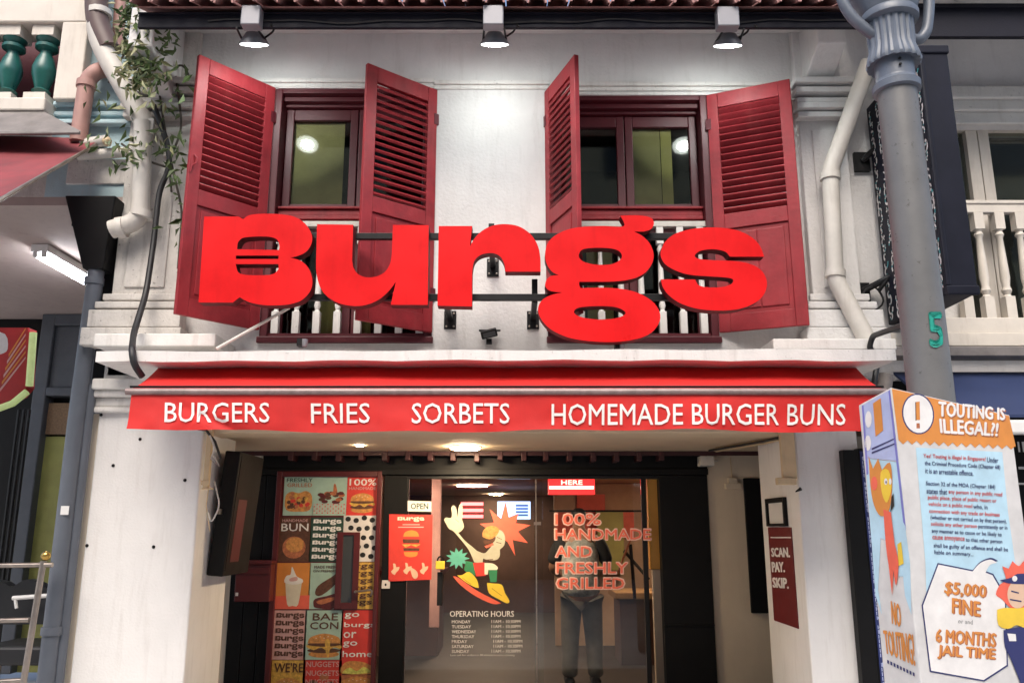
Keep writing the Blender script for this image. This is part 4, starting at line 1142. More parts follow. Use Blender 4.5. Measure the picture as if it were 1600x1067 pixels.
# ornamented blue panel on the pillar
t = thing('wall_board', P(1355, 1060, -0.1), 'dark blue board with white lace pattern on the right pillar', 'board')
xa, xb, xc = Xp(1320, 760, -0.06), Xp(1344, 760, -0.06), Xp(1400, 760, -0.06)
z0, z1 = 0.3, Zy(703, -0.06)
m = MB('black'); m.box((xa, -0.08, z0), (xb, -0.001, z1)); m.box((xb, -0.075, z0), (xc, -0.001, z1 + 0.012)); m.build('frame', t, bevel=0.006)
m = MB('blue_panel'); m.box((xb + 0.012, -0.082, z0), (xc, -0.0755, z1 - 0.01)); m.build('panel', t)
m = MB('i_lilac'); rr = random.Random(3); z = z1 - 0.06
pw = xc - xb - 0.02
k = 0
while z > z0:
    if k % 8 not in (5,):
        for j in range(9):
            x = xb + 0.03 + rr.random() * (pw - 0.04); r = rr.uniform(0.005, 0.013)
            m.add([(x - r, -0.0835, z), (x, -0.0835, z - r * 1.5), (x + r, -0.0835, z), (x, -0.0835, z + r * 1.5)], [(0, 1, 2, 3)])
        m.add([(xb + 0.022, -0.0835, z - 0.012), (xb + 0.028, -0.0835, z - 0.012), (xb + 0.028, -0.0835, z + 0.012), (xb + 0.022, -0.0835, z + 0.012)], [(0, 1, 2, 3)])
    z -= 0.03; k += 1
m.build('lace_print', t)

# ================================================================== cardboard advisory box in front of the post
def ellipse(cx, cy, rx, ry, n=24, rot=0.0):
    return [(cx + math.cos(a) * rx * math.cos(rot) - math.sin(a) * ry * math.sin(rot), cy + math.cos(a) * rx * math.sin(rot) + math.sin(a) * ry * math.cos(rot)) for a in [2 * math.pi * k / n for k in range(n)]]
CX, CY = 1.738, -2.25
yaw = R(15)
fd = Vector((math.cos(yaw), math.sin(yaw), 0)); bd = Vector((-math.sin(yaw), math.cos(yaw), 0))
FP = Plane((CX, CY, 0), (fd.cross(Vector((0, 0, 1)))))
if FP.n.y > 0: FP.n = -FP.n
LP = Plane((CX, CY, 0), -fd)
corner = Vector((CX, CY, 0))
ztl = FP.at(1392, 605).z
wtr = FP.at(1578, 648); wd = (wtr - corner).dot(fd); ztr = wtr.z
wdl = 0.235; zbl = LP.at(1345, 632).z
t = thing('advisory_box', (CX + 0.3, CY + 0.2, 0), 'orange and white cardboard box printed with a warning against touting', 'box')
m = MB('i_box')
c0, c1 = corner, corner + fd * wd
c2, c3 = c1 + bd * wdl, c0 + bd * wdl
up = Vector((0, 0, 1))
m.add([c0 + up * .02, c1 + up * .02, c2 + up * .02, c3 + up * .02, c0 + up * ztl, c1 + up * ztr, c2 + up * (ztr - .03), c3 + up * zbl], [(0, 1, 5, 4), (1, 2, 6, 5), (2, 3, 7, 6), (3, 0, 4, 7), (4, 5, 6, 7), (3, 2, 1, 0)])
m.build('carton', t, bevel=0.006)
front = []
hd = MB('i_orange')
zig = []
nz = 26
for i in range(nz + 1):
    u = i / nz
    zig.append((1404 + (1587 - 1404) * u, 690 + (699 - 690) * u + (3.5 if i % 2 else -3)))
hd.pix([(1393.5, 607), (1576.5, 649.5), (1587, 699)] + list(reversed(zig)), FP, off=0.0015); hd.build('header', t)
m = MB('i_sky'); m.pix([(1431, 699, 1), (1566, 706, 1), (1575, 800, 1), (1590, 905, 1), (1582, 940), (1568, 985), (1500, 1040), (1455, 1000), (1446, 880, 1)], FP, off=0.0015, sub=4); m.build('text_field', t)
m = MB('i_navy'); m.pix(ellipse(1434.5, 646.5, 25, 32, rot=-0.15), FP, off=0.002); m.pix(ellipse(1434.5, 646.5, 23, 30, rot=-0.15), FP, 'i_white', off=0.0025)
m.pix([(1431, 628), (1437, 627), (1437.5, 656), (1432, 656)], FP, 'i_orange', off=0.003); m.pix([(1432, 661), (1437, 661), (1437.5, 669), (1432, 669)], FP, 'i_brick', off=0.003); m.pix([(1430, 628), (1431.5, 628), (1432, 657), (1430.5, 657)], FP, 'i_brown', off=0.003)
m.build('warning_roundel', t)
m = MB('i_brown')
Q1 = ((1467, 627), (1570, 638), (1570, 656), (1467, 650)); Q2 = ((1468, 654), (1560, 661), (1558, 681), (1470, 676))
sh = lambda q: tuple((x + 1.6, y + 1.8) for x, y in q)
m.text('TOUTING IS', sh(Q1), FP, 'i_brick', off=0.0022, bold=0.05); m.text('ILLEGAL?!', sh(Q2), FP, 'i_brick', off=0.0022, bold=0.05)
m.text('TOUTING IS', Q1, FP, 'i_white', off=0.003, bold=0.05); m.text('ILLEGAL?!', Q2, FP, 'i_white', off=0.003, bold=0.05); m.build('headline', t)
lines = [(714, 1443, 1560, (('Yes! Touting is illegal in Singapore!', 'i_red', .83), ('Under', 'i_navy', 1))), (725.5, 1445, 1563, (('the Criminal Procedure Code (Chapter 68)', 'i_navy', 1),)), (736.5, 1446, 1521, (('it is an arrestable offence.', 'i_navy', 1),)),
         (757, 1447, 1555, (('Section 32 of the MOA (Chapter 184)', 'i_navy', 1),)), (768, 1448, 1566, (('states that', 'i_navy', .27), ('any person in any public road', 'i_red', 1))), (778.5, 1450, 1557, (('public place, place of public resort or', 'i_red', 1),)), (789, 1451, 1543, (('vehicle on a public road', 'i_red', .74), ('who, in', 'i_navy', 1))), (800, 1452, 1562, (('connection with any trade or business', 'i_red', 1),)),
         (810, 1454, 1573, (('(whether or not carried on by that person),', 'i_navy', 1),)), (820, 1455, 1574, (('solicits any other person', 'i_red', .60), ('persistently or in', 'i_navy', 1))), (831, 1456, 1565, (('any manner as to cause or be likely to', 'i_navy', 1),)), (842, 1457, 1566, (('cause annoyance', 'i_red', .46), ('to that other person', 'i_navy', 1))), (854, 1459, 1575, (('shall be guilty of an offence and shall be', 'i_navy', 1),)), (864.5, 1460, 1521, (('liable on summary...', 'i_navy', 1),))]
m = MB('i_navy')
for y, xa, xb, runs in lines:
    u0 = 0.0
    for s, ink, u1 in runs:
        a = xa + (xb - xa) * (u0 + (0.02 if u0 else 0)); b = xa + (xb - xa) * u1
        sl = 0.055
        ya, yb_ = y + (a - xa) * sl - 1.5, y + (b - xa) * sl - 1.5
        m.text(s, ((a, ya - 4), (b, yb_ - 4), (b, yb_ + 4), (a, ya + 4)), FP, ink, off=0.003, bold=0.012)
        u0 = u1
m.build('small_print', t)
bub = [(1465, 879, 1), (1520, 890, 1), (1532, 877), (1548, 871), (1560, 876, 1), (1548, 880), (1541, 892, 1), (1552, 896, 1), (1572, 930, 1), (1575, 1040, 1), (1538, 1064, 1), (1453, 1049, 1), (1440, 945, 1)]
m = MB('i_navy'); m.pix(bub, FP, 'i_navy', off=0.0022, sub=5)
cx, cy = 1508, 975
m.pix([(cx + (p[0] - cx) * 0.968, cy + (p[1] - cy) * 0.974) + tuple(p[2:]) for p in bub], FP, 'i_white', off=0.0028, sub=5); m.build('speech_bubble', t)
m = MB('i_orange')
for s, q in (('$5,000', ((1478, 908), (1541, 914), (1540, 936), (1475, 929))), ('FINE', ((1488, 934), (1531, 940), (1531, 962), (1488, 957))), ('6 MONTHS', ((1463, 982), (1556, 989), (1555, 1010), (1462, 1002))), ('JAIL TIME', ((1466, 1007), (1555, 1013), (1554, 1034), (1465, 1028)))):
    m.text(s, tuple((x + 1.4, y + 1.0) for x, y in q), FP, 'i_brick', off=0.0034, bold=0.05); m.text(s, q, FP, 'i_orange', off=0.004, bold=0.04)
m.text('or and', ((1497, 966), (1520, 968), (1520, 975), (1497, 973)), FP, 'i_grey', off=0.004); m.build('penalty_lettering', t)
# officer figure at the right edge, wrapped round the corner of the print
m = MB('i_coral')
m.pix([(1566, 884, 1), (1576, 888, 1), (1582, 876, 1), (1592, 884), (1600, 876), (1612, 880), (1622, 900), (1622, 960), (1604, 956), (1580, 950), (1566, 936), (1556, 928), (1563, 912), (1572, 906)], FP, 'i_coral', off=0.0042, sub=3)
m.pix(ellipse(1590, 928, 16, 22), FP, 'i_skin', off=0.005); m.pix([(1562, 906, 1), (1580, 902), (1590, 896), (1612, 898), (1614, 912, 1), (1588, 912), (1572, 910)], FP, 'i_navy', off=0.0055, sub=3); m.pix(ellipse(1585.5, 903.5, 4, 4.5), FP, 'i_white', off=0.006)
m.pix([(1580, 922), (1592, 925), (1592, 927), (1580, 924)], FP, 'i_navy', off=0.006); m.pix([(1578, 935), (1596, 938), (1596, 940), (1578, 937)], FP, 'i_navy', off=0.006)
m.pix([(1558, 952, 1), (1570, 949), (1590, 950), (1608, 950), (1614, 980, 1), (1600, 980), (1588, 976), (1576, 982), (1560, 976)], FP, 'i_yellow', off=0.0055, sub=3)
m.pix([(1568, 984, 1), (1600, 978), (1618, 984, 1), (1626, 1090, 1), (1604, 1090, 1), (1580, 1030), (1570, 1010)], FP, 'i_navy', off=0.005, sub=3); m.pix([(1574, 989), (1587, 990), (1588, 1001), (1577, 1001)], FP, 'i_white', off=0.006)
# keep the print inside the board
m2 = MB('i_coral')
lim = wd - 0.004
for k, v in enumerate(m.v):
    u = (v - corner).dot(fd)
    if u > lim: m.v[k] = v - fd * (u - lim)
m.build('officer_print', t)
m = MB('i_violet')
m.pix([(1346.5, 634), (1390.5, 609), (1402, 700), (1413, 800), (1416, 830), (1406, 800), (1404, 720), (1352, 715)], LP, 'i_lilac', off=0.0015); m.pix([(1346.5, 634), (1349, 633), (1357, 740), (1354, 742)], LP, 'i_violet', off=0.003); m.pix([(1388, 611), (1390.5, 609), (1415, 822), (1411, 815)], LP, 'i_violet', off=0.003)
m.pix([(1352, 716), (1404, 722), (1411, 800), (1418, 850), (1422, 880), (1424, 960), (1414, 930), (1411, 900), (1404, 900), (1398, 850), (1376, 840), (1372, 920), (1378, 960), (1368, 930)], LP, 'i_sky', off=0.0018)
m.pix([(1364, 630), (1376, 622), (1380, 672), (1368, 682)], LP, 'i_orange', off=0.003); m.text('STOP', ((1366, 634), (1376, 627), (1378, 668), (1369, 674)), LP, 'i_paper', off=0.004) if False else None
m.pix(ellipse(1357, 655, 5, 13), LP, 'i_white', off=0.003); m.pix(ellipse(1356, 692, 5, 12), LP, 'i_white', off=0.003)
m.pix([(1362, 700), (1398, 684), (1398, 686), (1362, 703)], LP, 'i_navy', off=0.003); m.pix([(1362, 706), (1398, 692), (1398, 694), (1362, 709)], LP, 'i_navy', off=0.003)
m.build('street_print', t)
m = MB('i_orange')
m.pix([(1357, 712, 1), (1364, 732, 1), (1372, 716, 1), (1378, 734, 1), (1390, 722), (1394, 745), (1393, 775), (1388, 800), (1376, 806), (1366, 790), (1360, 760)], LP, 'i_orange', off=0.004, sub=3)
m.pix([(1376, 738), (1388, 734), (1393, 760), (1386, 785), (1378, 770)], LP, 'i_yellow', off=0.005, sub=3); m.pix(ellipse(1384, 752, 2.6, 5), LP, 'i_white', off=0.0055); m.pix(ellipse(1391, 752, 2.0, 5), LP, 'i_white', off=0.0055); m.pix(ellipse(1384.5, 753, 1, 2.2), LP, 'i_navy', off=0.006)
m.pix(ellipse(1366, 755, 5, 11), LP, 'i_coral', off=0.0052)
m.pix([(1380, 795, 1), (1392, 800, 1), (1398, 850, 1), (1404, 880), (1400, 915), (1396, 890, 1), (1394, 930, 1), (1388, 880, 1), (1384, 850)], LP, 'i_coral', off=0.0052, sub=3); m.pix([(1393, 776), (1396, 770), (1397, 790), (1391, 800)], LP, 'i_black', off=0.0055)
m.pix([(1402, 850), (1408, 846), (1412, 880), (1404, 884)], LP, 'i_yellow', off=0.004); m.build('figure_print', t)
m = MB('i_orange')
m.text('NO', ((1392, 938), (1406, 944), (1408, 980), (1394, 974)), LP, off=0.003, bold=0.018); m.text('TOUTING!', ((1380, 984), (1426, 990), (1430, 1040), (1384, 1020)), LP, off=0.003, bold=0.018)
for k in range(9):
    m.pix([(1386 + k * 5.0, 1030 + k * 2.4), (1389 + k * 5.0, 1031.5 + k * 2.4), (1389.3 + k * 5.0, 1037 + k * 2.4), (1386.3 + k * 5.0, 1035.5 + k * 2.4)], LP, 'i_navy', off=0.003)
m.build('slogan_lettering', t)

# ================================================================== things fixed to the pillars
# black display panel hung on the left pillar
t = thing('wall_display', (-2.15, 0.6, 1.2), 'black tilted display panel hung on the inner side of the left pillar', 'display')
T = Matrix.Translation((-2.135, 0.56, 1.72)) @ Matrix.Rotation(R(4.5), 4, 'Y')
m = MB('black'); m.box((-0.06, -0.30, -0.46), (0.06, 0.30, 0.45), mtx=T); m.build('housing', t, bevel=0.012)
m = MB('black'); m.box((0.0605, -0.27, -0.42), (0.064, 0.27, 0.42), mtx=T); m.box((0.0645, -0.20, -0.36), (0.066, 0.0, 0.1), 'maroon', mtx=T); m.build('screen', t)  # maroon strip is a reflection painted onto the screen
m = MB('steel'); m.box((-0.16, -0.05, -0.05), (-0.061, 0.05, 0.05), mtx=T); m.box((-0.04, -0.33, -0.02), (-0.01, -0.301, 0.02), mtx=T); m.build('bracket', t)
t = thing('cable_trunking', (PL1 - 0.02, -0.02, 2.0), 'beige cable trunking with loose wires at the left pillar corner', 'trunking')
m = MB('conduit'); a, b = P(318, 762, -0.02), P(333, 678, -0.02); m.box((a.x, -0.045, a.z), (b.x, -0.001, b.z + 0.1)); m.box((a.x - 0.01, -0.055, a.z + 0.02), (b.x + 0.012, -0.0455, a.z + 0.05)); m.box((a.x - 0.005, -0.05, a.z - 0.012), (b.x + 0.03, -0.001, a.z - 0.001)); m.build('duct', t, bevel=0.004)
m = MB('pipe_white')
m.tube([P(x, y, -0.06) for x, y in ((328, 680), (336, 700), (330, 716), (343, 728), (334, 712))], 0.007, 6); m.tube(rounded([P(335, 752, 0.0), P(344, 790, 0.0), P(330, 818, -0.02), P(325, 800, -0.02)], 0.05), 0.006, 6)
m.tube([P(326, 762, -0.02), P(322, 790, -0.02), P(328, 830, -0.02)], 0.004, 6, 'conduit'); m.build('wire', t)
m = MB('cable'); m.tube([P(x, y, -0.05) for x, y in ((300, 668), (322, 672), (336, 690), (345, 716))], 0.010, 6); m.build('wire', t)
t = thing('cable_trunking', (PR0 + 0.02, -0.02, 2.0), 'beige cable trunking ending in a small box on the right pillar', 'trunking')
m = MB('conduit'); a, b = P(1223, 748, -0.03), P(1240, 676, -0.03); m.box((a.x, -0.04, a.z), (b.x, -0.001, b.z + 0.1)); a, b = P(1215, 757, -0.05), P(1244, 746, -0.05); m.box((a.x, -0.055, a.z), (b.x, -0.0005, b.z)); m.build('duct', t, bevel=0.005)
m = MB('black'); q = P(1243, 768, -0.01); m.tube([q, q + Vector((0.03, -0.03, 0.02))], [0.004, 0.014], 6); m.build('plug', t)
m = MB('cable'); m.tube([(1.72, 1.25, 2.262), (1.95, 0.5, 2.262), (2.0, 0.2, 2.262)], 0.010, 6); m.tube([(1.78, 1.25, 2.268), (2.0, 0.55, 2.268), (2.03, 0.3, 2.268)], 0.02, 6, 'conduit'); tag(m.build('conduit'), 'thin conduit crossing the walkway ceiling to the right pillar', 'conduit')
q = P(1145, 755, BACK - 0.03)
m = MB('cream'); m.box((q.x - 0.07, BACK - 0.05, q.z - 0.05), (q.x + 0.07, BACK - 0.001, q.z + 0.0)); m.box((q.x - 0.04, BACK - 0.045, q.z + 0.0005), (q.x + 0.04, BACK - 0.001, q.z + 0.05)); m.tube([(q.x, BACK - 0.01, q.z + 0.05), (q.x - 0.005, BACK - 0.01, q.z + 0.24)], 0.005, 6, 'conduit')
tag(m.build('socket_box', bevel=0.006), 'cream electrical box and wire on the wall right of the black door', 'socket')
q = P(1100, 722, BACK - 0.08); m = MB('pipe_white'); m.box((q.x - 0.06, BACK - 0.2, q.z - 0.04), (q.x + 0.07, BACK - 0.06, q.z + 0.05)); m.box((q.x + 0.071, BACK - 0.13, q.z - 0.0), (q.x + 0.12, BACK - 0.1, q.z + 0.02)); tag(m.build('sensor_box', bevel=0.01), 'white sensor box under the ceiling at the right end of the joists', 'sensor')
q = P(405, 712, BACK - 0.08); m = MB('pipe_white'); m.box((q.x - 0.03, BACK - 0.15, q.z - 0.05), (q.x + 0.035, BACK - 0.06, q.z + 0.06)); tag(m.build('sensor_box', bevel=0.01), 'white sensor box under the ceiling above the black boarding', 'sensor')
XPn = Plane((PR0 - 0.001, 0, 0), (-1, 0, 0))
t = thing('wall_sign', XPn.at(1228, 980), 'dark red sign reading scan pay skip on the right pillar', 'sign')
m = MB('i_deepred'); qs = [XPn.at(x, y) for x, y in ((1201, 824), (1237, 823), (1249, 983), (1208, 967))]
y0, y1 = qs[1].y, qs[0].y; z0, z1 = 0.5 * (qs[2].z + qs[3].z), 0.5 * (qs[0].z + qs[1].z)
m.box((PR0 - 0.008, y0, z0), (PR0 - 0.0005, y1, z1)); m.build('board', t, bevel=0.002)
SPn = Plane((PR0 - 0.008, 0, 0), (-1, 0, 0))
m = MB('i_white')
for s, q in (('SCAN.', ((1205, 856), (1233, 855), (1234, 870), (1206, 869))), ('PAY.', ((1206, 878), (1225, 878), (1226, 893), (1207, 893))), ('SKIP.', ((1207, 902), (1231, 903), (1232, 919), (1208, 917)))):
    m.text(s, q, SPn, off=0.001, bold=0.06)
m.text('BURGS MENU', ((1204, 838), (1236, 838), (1236, 841), (1204, 840)), SPn, off=0.001) if False else m.pix([(1204, 838.5), (1236, 838.5), (1236, 840.5), (1204, 840.2)], SPn, off=0.001)
m.build('lettering', t)
t = thing('sign_holder', XPn.at(1217, 822), 'empty black sign holder above the dark red sign', 'holder')
m = MB('black')
qa, qb = XPn.at(1203, 822), XPn.at(1229, 776)
ya, yb_ = qb.y, qa.y; za, zb = qa.z, qb.z
ya, yb_ = min(ya, yb_), max(ya, yb_)
m.box((PR0 - 0.03, ya, za), (PR0 - 0.001, ya + 0.03, zb)); m.box((PR0 - 0.03, yb_ - 0.03, za), (PR0 - 0.001, yb_, zb)); m.box((PR0 - 0.031, ya + 0.03, zb - 0.035), (PR0 - 0.001, yb_ - 0.03, zb)); m.box((PR0 - 0.031, ya + 0.03, za), (PR0 - 0.001, yb_ - 0.03, za + 0.02)); m.build('frame', t, bevel=0.003)
m = MB('white'); m.box((PR0 - 0.01, ya + 0.031, za + 0.021), (PR0 - 0.0012, yb_ - 0.031, zb - 0.036)); m.build('backing', t)
t = thing('letter_box', P(394, 940, BACK - 0.2), 'maroon metal letter box on the black boarding', 'letter box')
a, b = P(365, 940, BACK - 0.2), P(424, 878, BACK - 0.2)
m = MB('maroon'); m.box((a.x, BACK - 0.2, a.z), (b.x, BACK - 0.011, b.z - 0.02)); m.build('body', t, bevel=0.006)
m = MB('maroon'); m.box((a.x - 0.008, BACK - 0.215, b.z - 0.0195), (b.x + 0.008, BACK - 0.011, b.z + 0.012)); m.box((a.x + 0.01, BACK - 0.21, b.z - 0.10), (b.x - 0.01, BACK - 0.2005, b.z - 0.05)); m.build('flap', t, bevel=0.005)
m = MB('i_paper'); q = P(370, 928, BACK - 0.201); m.box((q.x - 0.012, BACK - 0.203, q.z - 0.014), (q.x + 0.012, BACK - 0.2005, q.z + 0.014)); m.build('sticker', t)
# round lamp in the walkway ceiling, small spot
def onz(px, py, z):
    d = ray(px, py); return CAM + d * ((z - CAM.z) / d.z)
c = onz(727, 698.5, 2.285)
t = thing('ceiling_lamp', c, 'round lit ceiling lamp above the shop door', 'lamp')
m = MB('down'); m.lathe([(0.122, -0.012), (0.128, 0.0)], (c.x, c.y, 2.278), 28); m.build('diffuser', t)
m = MB('white'); m.lathe([(0.134, 0.0), (0.134, 0.010)], (c.x, c.y, 2.2782), 28); m.build('rim', t)
c = onz(562, 696, 2.287); m = MB('down'); m.lathe([(0.03, 0), (0.03, 0.01)], (c.x, c.y, 2.28), 12); tag(m.build('spot_lamp'), 'tiny lit spot lamp in the walkway ceiling above the poster door', 'lamp')

# ================================================================== poster door
DY = BACK - 0.03
t = thing('poster_door', P(505, 1090, DY), 'dark red framed door covered in square burger posters', 'door')
dx0, dx1 = Xp(433, 740, DY - 0.02), Xp(597, 740, DY - 0.02)
dz = Zy(736, DY - 0.02)
ix0, ix1 = Xp(441, 760, DY), Xp(590, 760, DY)
m = MB('maroon')
m.box((dx0, DY - 0.03, 0.1), (ix0, BACK, dz)); m.box((ix1, DY - 0.03, 0.1), (dx1, BACK, dz)); m.box((ix0, DY - 0.03, Zy(745, DY)), (ix1, BACK, dz)); m.build('frame', t, bevel=0.006)
m = MB('maroon'); m.box((ix0, DY, 0.1), (ix1, BACK, Zy(745, DY))); m.build('leaf', t)
PP = YP(DY)
def tilep(x0, y0, x1, y1, ink):
    """poster sheet between pixel rows, leaning with the perspective"""
    k = (y0 - 745) * -0.055
    k2 = (y1 - 745) * -0.055
    m = MB(ink)
    a0, a1, b0, b1 = x0 + k, x1 + k * 0.72, x0 + k2, x1 + k2 * 0.72
    ps = [PP.at(b0, y1), PP.at(b1, y1), PP.at(a1, y0), PP.at(a0, y0)]
    m.prism([[p + Vector((0, -0.0005, 0)) for p in ps]], (0, -0.0015, 0), ink)
    def uv(u, v):
        xa = a0 + (a1 - a0) * u; xb = b0 + (b1 - b0) * u
        return (xa + (xb - xa) * v, y0 + (y1 - y0) * v)
    return m, uv
def put(m, uv, pts, ink, off=0.003, sub=3):
    m.pix([uv(p[0], p[1]) + tuple(p[2:]) for p in pts], PP, ink, off=off, sub=sub)
def put_text(m, uv, s, u0, v0, u1, v1, ink, bold=0.02):
    m.text(s, (uv(u0, v0), uv(u1, v0), uv(u1, v1), uv(u0, v1)), PP, ink, off=0.0035, bold=bold)
def put_logo(m, fuv, plane, ink, off=0.0035):
    """the shop name in miniature, from the outlines of the big letters"""
    for ch, loops in LETTERS:
        ls = []
        for l in loops:
            ls.append([fuv((x - 312) / (1200 - 312), (y - 334) / (536 - 334)) for x, y in smooth_loop(l, 2)])
        m.pix(ls, plane, ink, off=off)
def logo_on(m, uv, u0, v0, u1, v1, ink):
    put_logo(m, lambda u, v: uv(u0 + (u1 - u0) * u, v0 + (v1 - v0) * v), PP, ink)
def el(cx, cy, rx, ry, n=14):
    return ellipse(cx, cy, rx, ry, n)
def burger(m, uv, cx, cy, w, h, put=put):
    put(m, uv, el(cx, cy + h * 0.36, w * 0.46, h * 0.14), 'i_bun', 0.003); put(m, uv, el(cx, cy + h * 0.22, w * 0.5, h * 0.10), 'i_brown', 0.0034)
    put(m, uv, [(cx - w * .5, cy + h * .10), (cx - w * .3, cy + h * .2), (cx - w * .1, cy + h * .1), (cx + w * .1, cy + h * .22), (cx + w * .3, cy + h * .1), (cx + w * .5, cy + h * .16), (cx + w * .45, cy), (cx - w * .45, cy)], 'i_gold', 0.0037)
    put(m, uv, el(cx, cy - h * 0.02, w * 0.5, h * 0.09), 'i_brown', 0.004)
    put(m, uv, [(cx - w * .5, cy - h * .06, 1), (cx - w * .42, cy - h * .3), (cx, cy - h * .44), (cx + w * .42, cy - h * .3), (cx + w * .5, cy - h * .06, 1)], 'i_bun', 0.0043)
    for k in range(5):
        put(m, uv, el(cx - w * .25 + k * w * .12, cy - h * (.26 + .06 * (k % 2)), w * .022, h * .018, 6), 'i_cream', 0.0047, 0)
T1 = (745, 805); T2 = (808, 877); T3 = (879, 951); T4 = (953, 1030); T5 = (1031, 1100)
m, uv = tilep(445, *T1[:1], 491, T1[1], 'i_mint'); put_text(m, uv, 'FRESHLY', .08, .03, .95, .13, 'i_dgreen'); put_text(m, uv, 'GRILLED', .1, .16, .94, .26, 'i_brick')
put(m, uv, [(.1, .85), (.06, .5), (.25, .38), (.5, .42), (.75, .36), (.95, .5), (.9, .85), (.5, .9)], 'i_bun')
rr = random.Random(2)
for _ in range(26):
    put(m, uv, el(.15 + rr.random() * .7, .42 + rr.random() * .4, .07, .05, 7), rr.choice(['i_brown', 'i_brick', 'i_gold', 'i_brown', 'i_red']), 0.0032 + rr.random() * .001, 0)
m.build('poster', t)
m, uv = tilep(491, T1[0], 543, T1[1], 'i_mint')
for k in range(60):
    i, j = k % 12, k // 12
    put(m, uv, [(.03 + i * .08, .70 + j * .055), (.03 + i * .08 + .045, .70 + j * .055), (.03 + i * .08 + .045, .70 + j * .055 + .028), (.03 + i * .08, .70 + j * .055 + .028)], 'i_red' if (i + j) % 2 else 'i_pink', 0.003, 0)
for _ in range(22):
    put(m, uv, el(.2 + rr.random() * .65, .42 + rr.random() * .24, .10, .05, 7), rr.choice(['i_brown', 'i_brick', 'i_maroon']), 0.0035 + rr.random() * .001, 0)
put(m, uv, [(.6, .2), (.66, .2), (.72, .45), (.6, .45)], 'i_brick'); m.build('poster', t)
m, uv = tilep(543.5, T1[0], 590, T1[1], 'i_red'); put_text(m, uv, '100%', .07, .05, .97, .22, 'i_white', .03); put_text(m, uv, 'HANDMADE', .06, .26, .96, .33, 'i_pink'); burger(m, uv, .52, .66, .78, .55); m.build('poster', t)
m, uv = tilep(440, T2[0], 489, T2[1], 'i_brown'); put_text(m, uv, 'HANDMADE', .1, .04, .9, .1, 'i_pink'); put_text(m, uv, 'BUN', .08, .14, .92, .31, 'i_white', .02); put(m, uv, el(.5, .68, .36, .25, 20), 'i_brick', sub=0); put(m, uv, el(.52, .62, .28, .17, 20), 'i_bun', 0.0035, 0); m.build('poster', t)
m, uv = tilep(489.5, T2[0], 540, T2[1], 'i_dgreen')
for k in range(6):
    logo_on(m, uv, .08, .04 + k * .16, .93, .17 + k * .16, 'i_white')
m.build('poster', t)
m, uv = tilep(540.5, T2[0] - 3, 590, T2[1], 'i_paper')
for i in range(4):
    for j in range(5):
        put(m, uv, el(.14 + i * .25 + .1 * (j % 2), .08 + j * .2 + rr.uniform(-.03, .03), .085, .055, 9), 'i_black', 0.003, 3)
m.build('poster', t)
m, uv = tilep(440, T3[0], 491, T3[1], 'i_orange'); put(m, uv, [(.0, .72, 1), (1, .7, 1), (1, 1, 1), (0, 1, 1)], 'i_coral', 0.0025, 0)
put(m, uv, [(.28, .42, 1), (.76, .42, 1), (.68, .9), (.52, .93), (.36, .9)], 'i_cream'); put(m, uv, [(.25, .42), (.3, .28), (.42, .25), (.45, .08), (.55, .22), (.62, .3), (.78, .36), (.76, .44), (.5, .47)], 'i_white', .0035); put(m, uv, [(.4, .34), (.6, .3), (.62, .38), (.42, .4)], 'i_pink', .004); m.build('poster', t)
m, uv = tilep(492, T3[0], 560, T3[1], 'i_mint'); put_text(m, uv, 'MADE FRESH', .1, .06, .6, .12, 'i_brown'); put_text(m, uv, 'ON PREMISES', .08, .15, .6, .2, 'i_brown')
put(m, uv, [(.15, .68), (.2, .5), (.5, .3), (.62, .22), (.62, .42), (.3, .7)], 'i_brown'); put(m, uv, [(.12, .9), (.15, .78), (.4, .72), (.62, .68), (.62, .98), (.2, .98)], 'i_maroon'); put(m, uv, [(.18, .84), (.35, .78), (.6, .74), (.58, .8), (.3, .9)], 'i_brick', .0035); m.build('poster', t)
m, uv = tilep(560.5, T3[0] - 1, 592, T3[1], 'i_gold')
for k in range(6):
    put_text(m, uv, 'rgs', .08, .05 + k * .155, .9, .16 + k * .155, 'i_brown', .04)
m.build('poster', t)
m, uv = tilep(440, T4[0], 488, T4[1], 'i_pink')
for k in range(6):
    logo_on(m, uv, .07, .05 + k * .155, .93, .19 + k * .155, 'i_brown')
m.build('poster', t)
m, uv = tilep(489, T4[0], 545, T4[1], 'i_mint'); put_text(m, uv, 'BAE', .2, .06, .86, .2, 'i_brown', .03); put_text(m, uv, 'CON', .14, .24, .88, .38, 'i_brown', .03); burger(m, uv, .53, .70, .86, .52); put(m, uv, [(.55, .62), (.68, .62), (.66, .95), (.6, .9)], 'i_gold', .005); m.build('poster', t)
m, uv = tilep(546, T4[0], 597, T4[1] + 22, 'i_red')
for k, (s, w) in enumerate((('go', .42), ('burgs', .88), ('or', .36), ('go', .4), ('home', .84))):
    put_text(m, uv, s, .08, .04 + k * .15, .08 + w, .135 + k * .15, 'i_white', .03)
put(m, uv, [(0.1, 1), (.1, .86), (.3, .8), (.7, .82), (.95, .9), (.95, 1)], 'i_bun'); put(m, uv, [(.1, .98), (.3, .9), (.5, .96), (.7, .89), (.9, .97), (.6, 1), (.3, 1)], 'i_lime', .004); m.build('poster', t)
m, uv = tilep(441, T5[0], 489, T5[1], 'i_gold'); put_text(m, uv, "WE'RE", .08, .06, .93, .27, 'i_brown', .03); burger(m, uv, .5, .7, .85, .7); m.build('poster', t)
m, uv = tilep(490, T5[0], 546, T5[1], 'i_red')
for k in range(4):
    put_text(m, uv, 'NUGGETS', .08, .03 + k * .2, .92, .15 + k * .2, 'i_pink', .02)
for _ in range(9):
    put(m, uv, el(.2 + rr.random() * .6, .35 + rr.random() * .5, .12, .08, 8), rr.choice(['i_brown', 'i_brick']), .004 + rr.random() * .001)
m.build('poster', t)
